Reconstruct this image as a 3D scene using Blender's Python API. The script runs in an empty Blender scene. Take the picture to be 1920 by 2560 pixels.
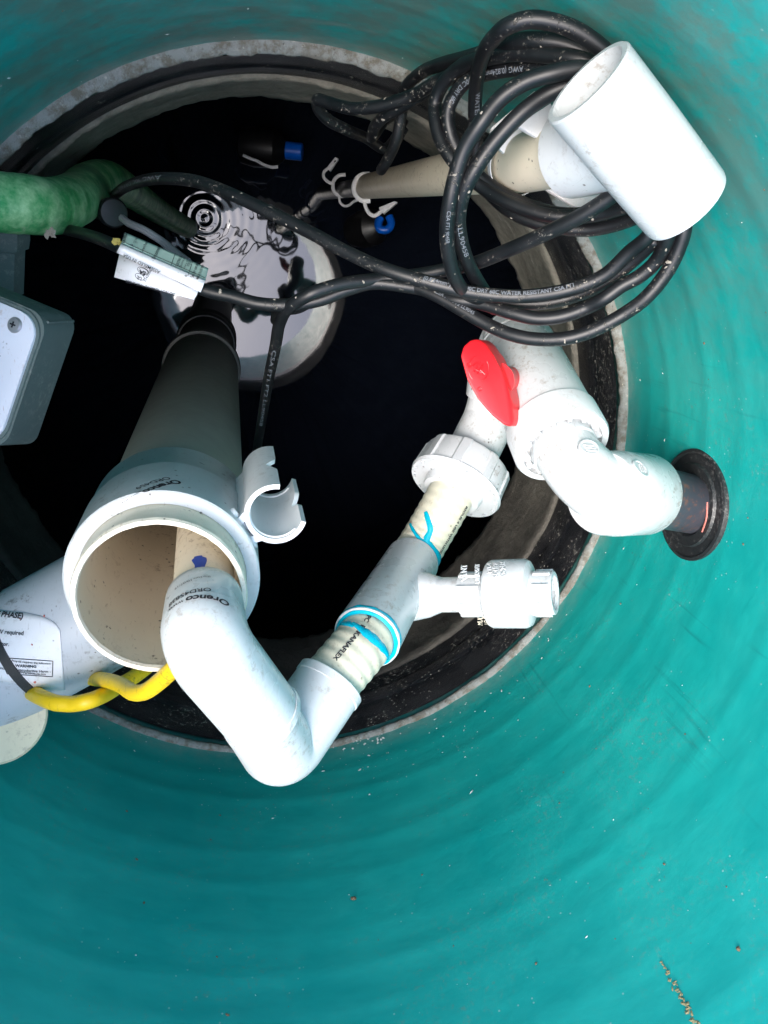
import bpy, bmesh, math, random
from mathutils import Vector, Matrix, noise
random.seed(7)
R = math.radians
scene = bpy.context.scene
C = scene.collection

# ------------------------------------------------------------------ camera, world, sun, exposure
F = 1922.0                                   # focal length in pixels of the 1920 x 2560 photograph
def _basis(nx, ny):
    n = Vector(((nx-960)/F, (ny-1280)/F, 1.0)).normalized()
    ex = Vector((1, 0, 0)) - n*n[0]; ex.normalize()
    return n, ex, n.cross(ex)
DOWN, EX, EY = _basis(590, 600)
CAM = Vector((-.046, .211, .797))
def ray(x, y):
    d = Vector(((x-960)/F, (y-1280)/F, 1.0))
    return Vector((d.dot(EX), -d.dot(EY), -d.dot(DOWN)))
def at(x, y, d):                             # a point d metres in front of the lens
    return CAM + ray(x, y)*d
def atz(x, y, z):
    r = ray(x, y); return CAM + r*((z-CAM.z)/r.z)
def on_wall(x, y, rad=.38):
    r = ray(x, y); a = r.x**2+r.y**2; b = 2*(CAM.x*r.x+CAM.y*r.y); c = CAM.x**2+CAM.y**2-rad*rad
    t = (-b+math.sqrt(b*b-4*a*c))/2/a
    return CAM + r*t, t
def proj(p):
    v = p-CAM; X, Y, Z = v.x, -v.y, -v.z
    q = EX*X+EY*Y+DOWN*Z
    return 960+F*q.x/q.z, 1280+F*q.y/q.z

cd = bpy.data.cameras.new('camera'); cam = bpy.data.objects.new('camera', cd); C.objects.link(cam)
right = Vector((EX.x, -EY.x, -DOWN.x))
downi = Vector((EX.y, -EY.y, -DOWN.y))
fwd = Vector((EX.z, -EY.z, -DOWN.z))
m = Matrix((right, -downi, -fwd)).transposed().to_4x4(); m.translation = CAM
cam.matrix_world = m
cd.sensor_fit = 'VERTICAL'; cd.sensor_height = 36.0; cd.sensor_width = 27.0
cd.lens = 36.0*F/2560; cd.clip_start = .01; cd.clip_end = 200
scene.camera = cam

SUN_ELEV, SUN_AZ = R(68), R(182)             # azimuth: direction the light comes from, measured from +X counter-clockwise
w = bpy.data.worlds.new('World'); scene.world = w; w.use_nodes = True
nt = w.node_tree; bg = nt.nodes['Background']
sky = nt.nodes.new('ShaderNodeTexSky'); sky.sky_type = 'NISHITA'; sky.sun_disc = False
sky.sun_elevation = SUN_ELEV; sky.sun_rotation = R(90)-SUN_AZ; sky.dust_density = 2.6; sky.air_density = 1.0; sky.ozone_density = 1.0
nt.links.new(sky.outputs[0], bg.inputs[0]); bg.inputs[1].default_value = .15
sl = bpy.data.lights.new('sun', 'SUN'); sl.energy = .9; sl.angle = R(36); sl.color = (1, .96, .90)
so = bpy.data.objects.new('sun', sl); C.objects.link(so)
sd = Vector((math.cos(SUN_AZ)*math.cos(SUN_ELEV), math.sin(SUN_AZ)*math.cos(SUN_ELEV), math.sin(SUN_ELEV)))
so.rotation_euler = sd.to_track_quat('Z', 'Y').to_euler(); so.location = sd*5
scene.view_settings.view_transform = 'Standard'; scene.view_settings.look = 'None'
scene.view_settings.exposure = 2.25; scene.view_settings.gamma = 1
scene.view_settings.use_curve_mapping = False
scene.render.engine = 'CYCLES'
scene.render.resolution_x, scene.render.resolution_y = 768, 1024
scene.cycles.max_bounces = 8; scene.cycles.diffuse_bounces = 5

# ------------------------------------------------------------------ materials
def srgb(r, g, b):
    f = lambda c: (c/255/12.92) if c/255 <= .04045 else ((c/255+.055)/1.055)**2.4
    return (f(r), f(g), f(b), 1)
class N:
    def __init__(s, name):
        s.m = bpy.data.materials.new(name); s.m.use_nodes = True; s.t = s.m.node_tree
        s.b = s.t.nodes['Principled BSDF']; s.L = s.t.links.new
        s.geo = s.t.nodes.new('ShaderNodeNewGeometry')
    def noise(s, scale, detail=4, rough=.55, vec=None, dist=0):
        n = s.t.nodes.new('ShaderNodeTexNoise'); n.inputs['Scale'].default_value = scale
        n.inputs['Detail'].default_value = detail; n.inputs['Roughness'].default_value = rough
        n.inputs['Distortion'].default_value = dist
        s.L(vec or s.geo.outputs['Position'], n.inputs['Vector']); return n.outputs['Fac']
    def vor(s, scale, vec=None):
        n = s.t.nodes.new('ShaderNodeTexVoronoi'); n.inputs['Scale'].default_value = scale
        s.L(vec or s.geo.outputs['Position'], n.inputs['Vector']); return n.outputs['Distance']
    def mapped(s, scl, rot=(0, 0, 0)):
        n = s.t.nodes.new('ShaderNodeMapping'); n.inputs['Scale'].default_value = scl; n.inputs['Rotation'].default_value = rot
        s.L(s.geo.outputs['Position'], n.inputs['Vector']); return n.outputs[0]
    def ramp(s, v, a, b, c0=0.0, c1=1.0):
        n = s.t.nodes.new('ShaderNodeMapRange'); n.inputs[1].default_value = a; n.inputs[2].default_value = b
        n.inputs[3].default_value = c0; n.inputs[4].default_value = c1; s.L(v, n.inputs[0]); return n.outputs[0]
    def mul(s, a, b, op='MULTIPLY'):
        n = s.t.nodes.new('ShaderNodeMath'); n.operation = op
        for i, v in enumerate((a, b)):
            if isinstance(v, (int, float)): n.inputs[i].default_value = v
            else: s.L(v, n.inputs[i])
        return n.outputs[0]
    def mix(s, f, a, b):
        n = s.t.nodes.new('ShaderNodeMix'); n.data_type = 'RGBA'
        for i, v in ((0, f), (6, a), (7, b)):
            if isinstance(v, (int, float)): n.inputs[i].default_value = v
            elif isinstance(v, tuple): n.inputs[i].default_value = v
            else: s.L(v, n.inputs[i])
        return n.outputs[2]
    def col(s, v):
        if isinstance(v, tuple): s.b.inputs['Base Color'].default_value = v
        else: s.L(v, s.b.inputs['Base Color'])
    def rough(s, v):
        if isinstance(v, (int, float)): s.b.inputs['Roughness'].default_value = v
        else: s.L(v, s.b.inputs['Roughness'])
    def bump(s, h, dist=.001, st=1.0):
        n = s.t.nodes.new('ShaderNodeBump'); n.inputs['Distance'].default_value = dist; n.inputs['Strength'].default_value = st
        s.L(h, n.inputs['Height']); s.L(n.outputs[0], s.b.inputs['Normal'])
    def pos(s, ch):
        n = s.t.nodes.new('ShaderNodeSeparateXYZ'); s.L(s.geo.outputs['Position'], n.inputs[0]); return n.outputs[ch]
M = {}
def plain(name, c, rough=.4, dirt=None, dirt_amt=.0, spec=None, dscale=60, bump=0, metal=0, sss=0, speck=0):
    n = N(name); c = tuple(c) if len(c) == 4 else tuple(c)+(1,)
    v = n.noise(18, 4); base = n.mix(n.ramp(v, .3, .7), tuple(x*.93 for x in c[:3])+(1,), c)
    if dirt:
        f = n.mul(n.ramp(n.noise(dscale*2.6, 6, .75), .52, .64), n.ramp(n.noise(17, 3), .46, .62))
        base = n.mix(n.mul(f, dirt_amt), base, dirt)
        sc = n.mul(n.ramp(n.noise(1, 4, .6, n.mapped((700, 90, 90), (.5, .7, .3))), .63, .70), dirt_amt*.5)
        base = n.mix(sc, base, dirt)
    if speck:
        sp = n.mul(n.ramp(n.vor(210), .26, .18), n.ramp(n.noise(75, 2), .60, .66)); base = n.mix(n.mul(sp, speck), base, (.05, .03, .02, 1))
    n.col(base); n.rough(n.ramp(n.noise(40, 3), .3, .7, rough*.85, min(1, rough*1.2)))
    n.b.inputs['Metallic'].default_value = metal
    if bump: n.bump(n.noise(220, 5), bump)
    if sss:
        n.b.inputs['Subsurface Weight'].default_value = sss; n.b.inputs['Subsurface Radius'].default_value = (1, .9, .8); n.b.inputs['Subsurface Scale'].default_value = .004
    M[name] = n.m; return n
brown = (.16, .10, .06, 1)
plain('white_pvc', (.60, .62, .64), .32, brown, .5, bump=.00012, speck=.8)
plain('new_white_pvc', (.60, .62, .635), .28, (.26, .20, .15, 1), .65, bump=.00006)
plain('aged_pvc', (.76, .68, .54), .42, (.25, .17, .10, 1), .75, bump=.00015, speck=.9)
plain('cut_rim', (.85, .78, .66), .6, (.35, .2, .09, 1), 1, dscale=130, bump=.0004, speck=.8)
plain('white_clip', (.78, .78, .80), .35, brown, .25)
plain('cream_pvc', (.74, .66, .46), .45, brown, .4, speck=.8)
plain('box_grey', (.10, .135, .135), .5, (.3, .3, .28, 1), .5, bump=.0002)
plain('lid_grey', (.66, .68, .78), .45, (.30, .14, .08, 1), .75, dscale=45, bump=.0002, speck=.7)
plain('steel', (.36, .34, .36), .3, (.2, .1, .06, 1), .5, metal=.5)
plain('red_plastic', (.72, .012, .02), .34, bump=.0001)
plain('yellow_rubber', (.85, .57, .01), .42, (.25, .15, .02, 1), .8, dscale=90, speck=.5)
plain('blue_plastic', (.0, .10, .55), .35)
plain('blue_ink', (.01, .06, .38), .5)
plain('paper', (.82, .82, .86), .5, brown, .4, speck=.6)
plain('mint_paper', (.40, .56, .50), .45, brown, .3, speck=.3)
plain('ink', (.012, .012, .02), .6)
plain('glue_blue', (.0, .36, .50), .25, (.0, .2, .34, 1), .9, dscale=120)
plain('white_print', (.17, .185, .21), .6)
plain('black_rubber', (.018, .02, .022), .45, (.22, .21, .2, 1), .6, dscale=110, bump=.0004)
plain('black_band', (.02, .022, .025), .5, (.2, .2, .2, 1), .3, bump=.0002)
plain('dried_mud', (.29, .26, .22), .9, bump=.0006)
plain('near_black', (.006, .006, .007), .4)  # near-black tone of the lower stem, float bodies and plug
plain('pink_primer', (.55, .17, .14), .5)
plain('tan_resin', (.30, .25, .13), .8)
plain('moss', (.35, .30, .08), .9, (.1, .1, .02, 1), 1)
plain('white_grit', (.72, .76, .74), .8)
plain('brown_grit', (.20, .13, .08), .9)
plain('weathered_pvc', (.50, .53, .58), .35, (.10, .09, .08, 1), .8, bump=.00015, speck=.8)
plain('stub_grey', (.045, .05, .065), .35, (.2, .08, .05, 1), .7)
plain('clear_tie', (.22, .23, .25), .35)
# black cable with dried mud
n = N('black_cable')
v = n.noise(330, 5, .75); patch = n.ramp(n.noise(34, 3), .5, .64)
f = n.mul(n.ramp(v, .58, .63), n.mul(patch, .8))
dust = n.mul(n.ramp(n.noise(60, 3), .35, .75), .25)
n.col(n.mix(f, n.mix(dust, (.004, .0045, .006, 1), (.030, .030, .033, 1)), (.40, .36, .31, 1)))
n.rough(n.mul(n.mul(f, .4), .44, 'ADD')); n.bump(n.mul(v, f), .0008); M['black_cable'] = n.m
# flexible hose: cream with helical ribs is geometry, material gives dirt
plain('flex_pvc', (.58, .56, .45), .4, (.22, .14, .08, 1), .7, bump=.00015, speck=.5)
# green suction hose
n = N('green_hose')
v = n.noise(45, 6, .7); g = n.mix(n.ramp(v, .42, .68), (.05, .34, .11, 1), (.42, .68, .37, 1))
g = n.mix(n.mul(n.ramp(n.noise(130, 5, .7), .60, .72), .6), g, (.42, .50, .33, 1))
n.col(n.mix(n.ramp(n.noise(13, 3), .55, .7, 0, .6), g, (.005, .09, .045, 1))); n.rough(.4); n.bump(v, .001); M['green_hose'] = n.m
# teal fibreglass
n = N('teal_fibreglass')
streak = n.noise(1, 5, .6, n.mapped((26, 26, 70)), .4)
vert = n.noise(1, 4, .6, n.mapped((90, 90, 5)))
big = n.noise(6, 4, .6)
base = n.mix(n.ramp(big, .3, .7), (.002, .318, .298, 1), (.016, .422, .378, 1))
base = n.mix(n.ramp(streak, .40, .70, 0, .28), base, (.0, .25, .235, 1))
base = n.mix(n.mul(n.ramp(vert, .60, .70), n.mul(n.ramp(n.noise(5, 3), .52, .62, 0, .40), n.ramp(n.pos(0), .1, .3))), base, (.006, .11, .11, 1))
film = n.mul(n.ramp(n.pos(1), .02, .34), n.ramp(n.noise(18, 7, .75), .38, .58))
base = n.mix(n.mul(film, .72), base, (.15, .185, .15, 1))
grime = n.mul(n.ramp(n.noise(210, 6, .78), .54, .64), n.ramp(n.noise(12, 4), .48, .62))
base = n.mix(n.mul(grime, .3), base, (.22, .21, .16, 1))
low = n.mul(n.ramp(n.pos(2), .035, 0.0), n.ramp(n.noise(50, 5, .7), .3, .7))
base = n.mix(n.mul(low, .5), base, (.40, .42, .38, 1))
sp = n.mul(n.ramp(n.vor(120), .12, .07), n.ramp(n.noise(23, 2), .54, .6)); base = n.mix(n.mul(sp, .35), base, (.6, .66, .60, 1))
n.col(base); n.rough(n.ramp(n.noise(30, 4), .3, .7, .33, .55)); n.bump(n.noise(1, 4, .5, n.mapped((50, 50, 90))), .0003)
n.b.inputs['Coat Weight'].default_value = .08
M['teal_fibreglass'] = n.m
# white mastic bead
n = N('mastic')
v = n.noise(70, 6, .7); base = n.mix(n.ramp(v, .45, .6), (.25, .26, .25, 1), (.15, .135, .11, 1))
rust = n.mul(n.ramp(n.noise(16, 4), .55, .66), .8); base = n.mix(rust, base, (.12, .10, .075, 1))
base = n.mix(n.ramp(n.noise(150, 6, .8), .60, .66, 0, .8), base, (.46, .44, .38, 1)); base = n.mix(n.ramp(n.noise(190, 6, .8), .60, .66, 0, .8), base, (.03, .03, .028, 1))
n.col(base); n.rough(.85); n.bump(v, .003); M['mastic'] = n.m
# black ring with pale scrapes
n = N('tarred_ring')
v = n.noise(1, 7, .78, n.mapped((190, 190, 330)), .6); pt = n.ramp(n.noise(15, 4, .6), .50, .60)
f = n.mul(n.ramp(v, .575, .62), pt)
f2 = n.mul(n.ramp(n.vor(170), .20, .13), n.ramp(n.noise(33, 3), .50, .56))
f = n.mul(f, f2, 'MAXIMUM')
n.col(n.mix(f, n.mix(n.ramp(n.noise(25, 4), .4, .7), (.008, .009, .012, 1), (.028, .028, .032, 1)), (.42, .40, .35, 1)))
n.rough(n.mul(n.mul(f, .5), .33, 'ADD')); n.bump(v, .0015); M['tarred_ring'] = n.m
# concrete
n = N('concrete')
v = n.noise(60, 7, .7); base = n.mix(n.ramp(v, .3, .7), (.15, .135, .11, 1), (.27, .25, .21, 1))
base = n.mix(n.ramp(n.noise(1, 4, .6, n.mapped((90, 90, 10))), .55, .75, 0, .5), base, (.10, .09, .075, 1))
base = n.mix(n.mul(n.ramp(n.noise(24, 5, .7), .6, .7), .6), base, (.40, .38, .33, 1))
left_shade = n.mul(n.ramp(n.mul(n.pos(0), n.mul(n.pos(1), .9), 'ADD'), -.08, -.26), n.ramp(n.noise(9, 5), .2, .55, .55, 1))  # shade of the lower left side painted into the concrete colour
base = n.mix(left_shade, base, (.012, .012, .012, 1))
base = n.mix(n.mul(n.ramp(n.pos(1), .10, -.22), n.ramp(n.noise(14, 5), .25, .6, .45, .9)), base, (.035, .032, .030, 1))  # shaded lower side darkened in the colour too
n.col(base); n.rough(.9); n.bump(v, .003); M['concrete'] = n.m
n = N('depth_shaded_pvc'); v = n.noise(40, 6, .7)
h = n.ramp(n.mul(n.pos(2), n.mul(v, .35), 'ADD'), .42, -.45)  # colour fades to near black going down, painting the light falloff in the tank
n.col(n.mix(h, (.34, .35, .31, 1), (.022, .024, .024, 1))); n.rough(.5); n.bump(v, .0003); M['depth_shaded_pvc'] = n.m
n = N('tank_concrete'); n.col((.06, .07, .10, 1)); n.rough(.8); M['tank_concrete'] = n.m
n = N('soil'); v = n.noise(30, 6, .7); n.col(n.mix(v, (.06, .045, .03, 1), (.16, .12, .08, 1))); n.rough(.95); n.bump(v, .01); M['soil'] = n.m
# dark septic water: strong mirror over an almost black body
n = N('dark_water'); n.col((.006, .009, .017, 1)); n.rough(.03); n.b.inputs['IOR'].default_value = 1.88; M['dark_water'] = n.m

# ------------------------------------------------------------------ mesh helpers
def link(name, bm_or_me, mat, parent=None, smooth=35):
    if isinstance(bm_or_me, bmesh.types.BMesh):
        me = bpy.data.meshes.new(name); bmesh.ops.recalc_face_normals(bm_or_me, faces=bm_or_me.faces); bm_or_me.to_mesh(me); bm_or_me.free()
    else: me = bm_or_me
    if smooth is not None:
        for p in me.polygons: p.use_smooth = True
        if smooth < 180: me.set_sharp_from_angle(angle=R(smooth))
    for mm in (mat if isinstance(mat, (list, tuple)) else [mat]): me.materials.append(M[mm])
    o = bpy.data.objects.new(name, me); C.objects.link(o)
    if parent is not None: o.parent = parent; o.matrix_parent_inverse = parent.matrix_world.inverted()
    return o
def thing(name, label, cat, loc, group=None):
    o = bpy.data.objects.new(name, None); o.empty_display_size = .05; C.objects.link(o); o.location = loc
    o['label'] = label; o['category'] = cat
    if group: o['group'] = group
    bpy.context.view_layer.update(); return o
def link_each(name, bm, mat, parent, smooth=30):
    left = set(bm.verts); bm.verts.ensure_lookup_table()
    while left:
        st_ = [left.pop()]; isl = set(st_)
        while st_:
            for e in st_.pop().link_edges:
                for w_ in e.verts:
                    if w_ not in isl: isl.add(w_); left.discard(w_); st_.append(w_)
        ix = {v: i for i, v in enumerate(isl)}; fs = {f for v in isl for f in v.link_faces}
        me = bpy.data.meshes.new(name); me.from_pydata([v.co[:] for v in ix], [], [[ix[v] for v in f.verts] for f in fs]); me.validate()
        link(name, me, mat, parent, smooth)
    bm.free()
def tag(o, label, cat, group=None):
    o['label'] = label; o['category'] = cat
    if group: o['group'] = group
    return o
def struct(o): o['kind'] = 'structure'; return o

def catmull(pts, k=8):
    P = [2*pts[0]-pts[1]]+list(pts)+[2*pts[-1]-pts[-2]]; out = []
    for i in range(1, len(P)-2):
        a, b, c, d = P[i-1:i+3]
        t0 = 0; t1 = t0+max(1e-5, (b-a).length)**.5; t2 = t1+max(1e-5, (c-b).length)**.5; t3 = t2+max(1e-5, (d-c).length)**.5
        for j in range(k):
            t = t1+(t2-t1)*j/k
            A1 = a*((t1-t)/(t1-t0))+b*((t-t0)/(t1-t0)); A2 = b*((t2-t)/(t2-t1))+c*((t-t1)/(t2-t1)); A3 = c*((t3-t)/(t3-t2))+d*((t-t2)/(t3-t2))
            B1 = A1*((t2-t)/(t2-t0))+A2*((t-t0)/(t2-t0)); B2 = A2*((t3-t)/(t3-t1))+A3*((t-t1)/(t3-t1))
            out.append(B1*((t2-t)/(t2-t1))+B2*((t-t1)/(t2-t1)))
    out.append(pts[-1].copy()); return out
def rounded(pts, rad, k=14):                 # polyline with circular corners
    out = [pts[0]]
    for i in range(1, len(pts)-1):
        a, b, c = pts[i-1], pts[i], pts[i+1]; r = rad[i-1] if isinstance(rad, (list, tuple)) else rad
        u = (a-b).normalized(); v = (c-b).normalized(); ang = u.angle(v); t = min(r/math.tan(ang/2), (a-b).length*.98, (c-b).length*.98)
        p0, p1 = b+u*t, b+v*t
        ctr = b+(u+v).normalized()*(t/math.cos(ang/2))
        rr = (p0-ctr).length; e0 = (p0-ctr).normalized(); sweep = math.pi-ang
        ax = e0.cross((p1-ctr).normalized()).normalized()
        for j in range(k+1):
            out.append(ctr+(Matrix.Rotation(sweep*j/k, 3, ax) @ e0)*rr)
    out.append(pts[-1]); return out
def frames(P, up=None):
    T = []
    for i in range(len(P)):
        a = P[max(0, i-1)]; b = P[min(len(P)-1, i+1)]; T.append((b-a).normalized())
    nrm = (up or Vector((.3, .2, 1))); nrm = (nrm-T[0]*nrm.dot(T[0])).normalized(); NN = [nrm]
    for i in range(1, len(P)):
        n = NN[-1]-T[i]*NN[-1].dot(T[i]); NN.append(n.normalized())
    return T, NN
def tube_bm(P, r, seg=16, caps=True, bm=None, wob=0, inner=None):
    bm = bm or bmesh.new(); T, NN = frames(P); rings = []
    s = 0
    for i, p in enumerate(P):
        if i: s += (P[i]-P[i-1]).length
        rr = r(i/(len(P)-1), s) if callable(r) else r
        B = T[i].cross(NN[i]); ring = []
        for j in range(seg):
            a = 2*math.pi*j/seg; q = NN[i]*math.cos(a)+B*math.sin(a)
            k = rr*(1+(wob*noise.noise(p*60+q*1.5) if wob else 0))
            ring.append(bm.verts.new(p+q*k))
        rings.append(ring)
    for a, b in zip(rings, rings[1:]):
        for j in range(seg): bm.faces.new((a[j], a[(j+1) % seg], b[(j+1) % seg], b[j]))
    if caps: bm.faces.new(rings[0][::-1]); bm.faces.new(rings[-1])
    return bm
def axes(d):
    d = d.normalized(); u = Vector((0, 0, 1)) if abs(d.z) < .9 else Vector((1, 0, 0))
    u = (u-d*u.dot(d)).normalized(); return d, u, d.cross(u)
def lathe_bm(p0, d, prof, seg=64, bm=None, mod=None, closed=False):
    bm = bm or bmesh.new(); d, u, v = axes(d); rings = []
    for k, (t, r) in enumerate(prof):
        ring = []
        for j in range(seg):
            a = 2*math.pi*j/seg; rr = r*(1+(mod(k, a) if mod else 0))
            ring.append(bm.verts.new(p0+d*t+(u*math.cos(a)+v*math.sin(a))*rr))
        rings.append(ring)
    prs = list(zip(rings, rings[1:]))+([(rings[-1], rings[0])] if closed else [])
    for a, b in prs:
        for j in range(seg): bm.faces.new((a[j], a[(j+1) % seg], b[(j+1) % seg], b[j]))
    if not closed: bm.faces.new(rings[0][::-1]); bm.faces.new(rings[-1])
    return bm
def prism_bm(front, back, bev=.0, bm=None):
    bm = bm or bmesh.new(); a = [bm.verts.new(p) for p in front]; b = [bm.verts.new(p) for p in back]; n = len(a)
    fs = [bm.faces.new(a), bm.faces.new(b[::-1])]
    for i in range(n): fs.append(bm.faces.new((a[i], b[i], b[(i+1) % n], a[(i+1) % n])))
    if bev: bmesh.ops.bevel(bm, geom=list({e for f in fs for e in f.edges}), offset=bev, segments=3, affect='EDGES', profile=.5)
    return bm
def plate(name, px, th, mat, parent, bev=.0006): # px: (x, y, d) corners of a thin plate seen from above
    P = [at(*p) for p in px]; nn = (P[1]-P[0]).cross(P[2]-P[0]).normalized()
    if nn.dot(CAM-P[0]) < 0: nn = -nn
    return link(name, prism_bm(P, [p-nn*th for p in P], bev), mat, parent, 30)

# text: glyph outlines from the built-in font laid on a plane, a cylinder or along a tube
def glyphs(s, bold=0):
    cu = bpy.data.curves.new('glyphs', 'FONT'); cu.body = s; cu.size = 1; cu.offset = bold; cu.fill_mode = 'FRONT'; cu.resolution_u = 3
    o = bpy.data.objects.new('glyphs', cu); C.objects.link(o); dg = bpy.context.evaluated_depsgraph_get()
    me = bpy.data.meshes.new_from_object(o.evaluated_get(dg)); bpy.data.objects.remove(o); bpy.data.curves.remove(cu)
    xs = [v.co.x for v in me.vertices]; x0, x1 = min(xs), max(xs)
    for v in me.vertices: v.co.x -= x0
    return me, x1-x0
def map_text(me, fn, mat, parent, name='lettering', th=.00025):
    bm = bmesh.new(); bm.from_mesh(me)
    bmesh.ops.subdivide_edges(bm, edges=[e for e in bm.edges if e.calc_length() > .35], cuts=2, use_grid_fill=False)
    bmesh.ops.triangulate(bm, faces=bm.faces)
    for v in bm.verts: v.co = fn(v.co.x, v.co.y)
    me2 = bpy.data.meshes.new(name); bm.to_mesh(me2); bm.free(); bpy.data.meshes.remove(me)
    return link(name, me2, mat, parent, None)
def plane_text(s, a, b, plane, mat, parent, flip=1, bold=0, lift=.0004, ysc=1):
    o, n = plane; n = n.normalized()
    if n.dot(CAM-o) < 0: n = -n
    def hit(q):
        r = ray(*q); return CAM + r*((o-CAM).dot(n)/r.dot(n))
    A, B = hit(a), hit(b); e = B-A; up = n.cross(e).normalized()*flip; L = e.length; e.normalize()
    me, wd = glyphs(s, bold); k = L/wd
    return map_text(me, lambda x, y: A+e*x*k+up*y*k*ysc+n*lift, mat, parent)
def cyl_text(s, a, b, p0, d, r, mat, parent, flip=1, bold=0, lift=.0003, ysc=1):
    d, u, v = axes(d)
    def hit(q):
        rr = ray(*q); oc = CAM-p0; rp = rr-d*rr.dot(d); op = oc-d*oc.dot(d)
        A_, B_, C_ = rp.dot(rp), 2*rp.dot(op), op.dot(op)-r*r; D = max(0, B_*B_-4*A_*C_)
        P = CAM+rr*((-B_-math.sqrt(D))/2/A_)-p0; return P.dot(d), math.atan2(P.dot(v), P.dot(u))
    (s0, a0), (s1, a1) = hit(a), hit(b); da = (a1-a0+math.pi) % (2*math.pi)-math.pi
    e = Vector((s1-s0, da*r)); L = e.length; e.normalize(); up = Vector((e.y, -e.x))*flip
    me, wd = glyphs(s, bold); k = L/wd
    def fn(x, y):
        q = e*x*k+up*y*k*ysc; S = s0+q.x; A = a0+q.y/r
        return p0+d*S+(u*math.cos(A)+v*math.sin(A))*(r+lift)
    return map_text(me, fn, mat, parent)
def tube_text(s, P, r, a, b, mat, parent, flip=1, off=0, bold=0, lift=.00025):
    T, NN = frames(P); S = [0]
    for i in range(1, len(P)): S.append(S[-1]+(P[i]-P[i-1]).length)
    def near(q): return min(range(len(P)), key=lambda i: (proj(P[i])[0]-q[0])**2+(proj(P[i])[1]-q[1])**2)
    s0, s1 = S[near(a)], S[near(b)]; me, wd = glyphs(s, bold); k = abs(s1-s0)/wd; sg = 1 if s1 > s0 else -1
    def fn(x, y):
        ss = s0+sg*x*k; i = 0
        while i < len(S)-2 and S[i+1] < ss: i += 1
        f = (ss-S[i])/max(1e-6, S[i+1]-S[i]); c = P[i].lerp(P[i+1], f); flip = -sg; t = T[i].lerp(T[min(i+1, len(T)-1)], f).normalized()
        vw = CAM-c; vw = (vw-t*vw.dot(t)).normalized(); bn = t.cross(vw)*flip
        a_ = (y-.35)*min(k, r*.9 if r < .01 else .018)/r+off; return c+(vw*math.cos(a_)+bn*math.sin(a_))*(r+lift)
    return map_text(me, fn, mat, parent)

# ------------------------------------------------------------------ the setting
# ground round the riser, tank, water
WATER = -1.36
bm = bmesh.new(); rings = []
for r_ in (.402, .5, .8, 1.4, 3, 8):
    rings.append([bm.verts.new((r_*math.cos(a), r_*math.sin(a), .715+.012*noise.noise(Vector((r_*3*math.cos(a), r_*3*math.sin(a), 0))))) for a in [2*math.pi*i/64 for i in range(64)]])
for a, b in zip(rings, rings[1:]):
    for j in range(64): bm.faces.new((a[j], a[(j+1) % 64], b[(j+1) % 64], b[j]))
struct(link('ground', bm, 'soil'))
def wallgrid(name, r_of, zs, seg, mat, parent=None, smooth=60):
    bm = bmesh.new(); rings = []
    for z in zs: rings.append([bm.verts.new(r_of(z, 2*math.pi*i/seg)) for i in range(seg)])
    for a, b in zip(rings, rings[1:]):
        for j in range(seg): bm.faces.new((a[j], a[(j+1) % seg], b[(j+1) % seg], b[j]))
    return link(name, bm, mat, parent, smooth)
def cyl(r, z, a): return Vector((r*math.cos(a), r*math.sin(a), z))
# concrete tank lid with the opening (inner face rough, lower lip ragged)
def lid(k, a):
    # k runs over a closed section: inner top, inner bottom, outer bottom, outer top
    pass
sec = [(1.2, -.118), (.40, -.118), (.3725, -.118), (.3700, -.121), (.3715, -.135)]
sec += [(.3715+.0075*i/14, -.135-.155*i/14) for i in range(1, 15)]+[(.384, -.294), (.44, -.296), (1.2, -.296)]
bm = bmesh.new(); rings = []; SG = 520
for k, (r_, z) in enumerate(sec):
    ring = []
    for i in range(SG):
        a = 2*math.pi*i/SG; p = cyl(1, z*4, a); rr, zz = r_, z
        if r_ < .5:
            rr += .0016*noise.noise(p*22)+.0035*noise.noise(p*4)
            if z < -.27: zz += .006*noise.noise(cyl(1, 0, a)*30)+.005*noise.noise(cyl(1, 3, a)*75)+.006*noise.noise(cyl(1, 5, a)*9)
            if 0 < k < 5: zz += .004*noise.noise(cyl(1, 7, a)*18); rr -= .002*abs(noise.noise(cyl(1, 7, a)*40))
        ring.append(bm.verts.new(cyl(rr, zz, a)))
    rings.append(ring)
for a, b in zip(rings, rings[1:]):
    for j in range(SG): bm.faces.new((a[j], a[(j+1) % SG], b[(j+1) % SG], b[j]))
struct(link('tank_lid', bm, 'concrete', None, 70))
struct(wallgrid('tank_wall', lambda z, a: cyl(1.15, z, a), [-.297, -.8, -1.5], 96, 'tank_concrete'))
bm = bmesh.new(); bm.faces.new([bm.verts.new(cyl(1.15, -1.5, 2*math.pi*i/48)) for i in range(48)]); struct(link('tank_floor', bm, 'tank_concrete', None, None))
# water with rings spreading from the green hose
HE = atz(512, 545, WATER)
xs = [-1.15, -.9, -.7]+[-.55+i*.0042 for i in range(215)]+[.36, .5, .7, .9, 1.15]
ys = [-1.15, -.9, -.7, -.5]+[-.36+i*.0042 for i in range(190)]+[.47, .6, .8, 1.15]
bm = bmesh.new(); g = []
for y in ys:
    row = []
    for x in xs:
        p = Vector((x, y, 0)); r_ = math.hypot(x-HE.x, y-HE.y)
        h = .00042*math.exp(-r_/.055)*math.cos(r_*2*math.pi/.0225)
        h += .00016*math.exp(-max(0, r_-.06)/.12)*noise.noise(p*38+Vector((0, 0, 2)))
        h += .00045*noise.noise(p*6)
        row.append(bm.verts.new((x, y, WATER+h)))
    g.append(row)
for j in range(len(ys)-1):
    for i in range(len(xs)-1): bm.faces.new((g[j][i], g[j][i+1], g[j+1][i+1], g[j+1][i]))
struct(link('water', bm, 'dark_water', None, 180))

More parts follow.
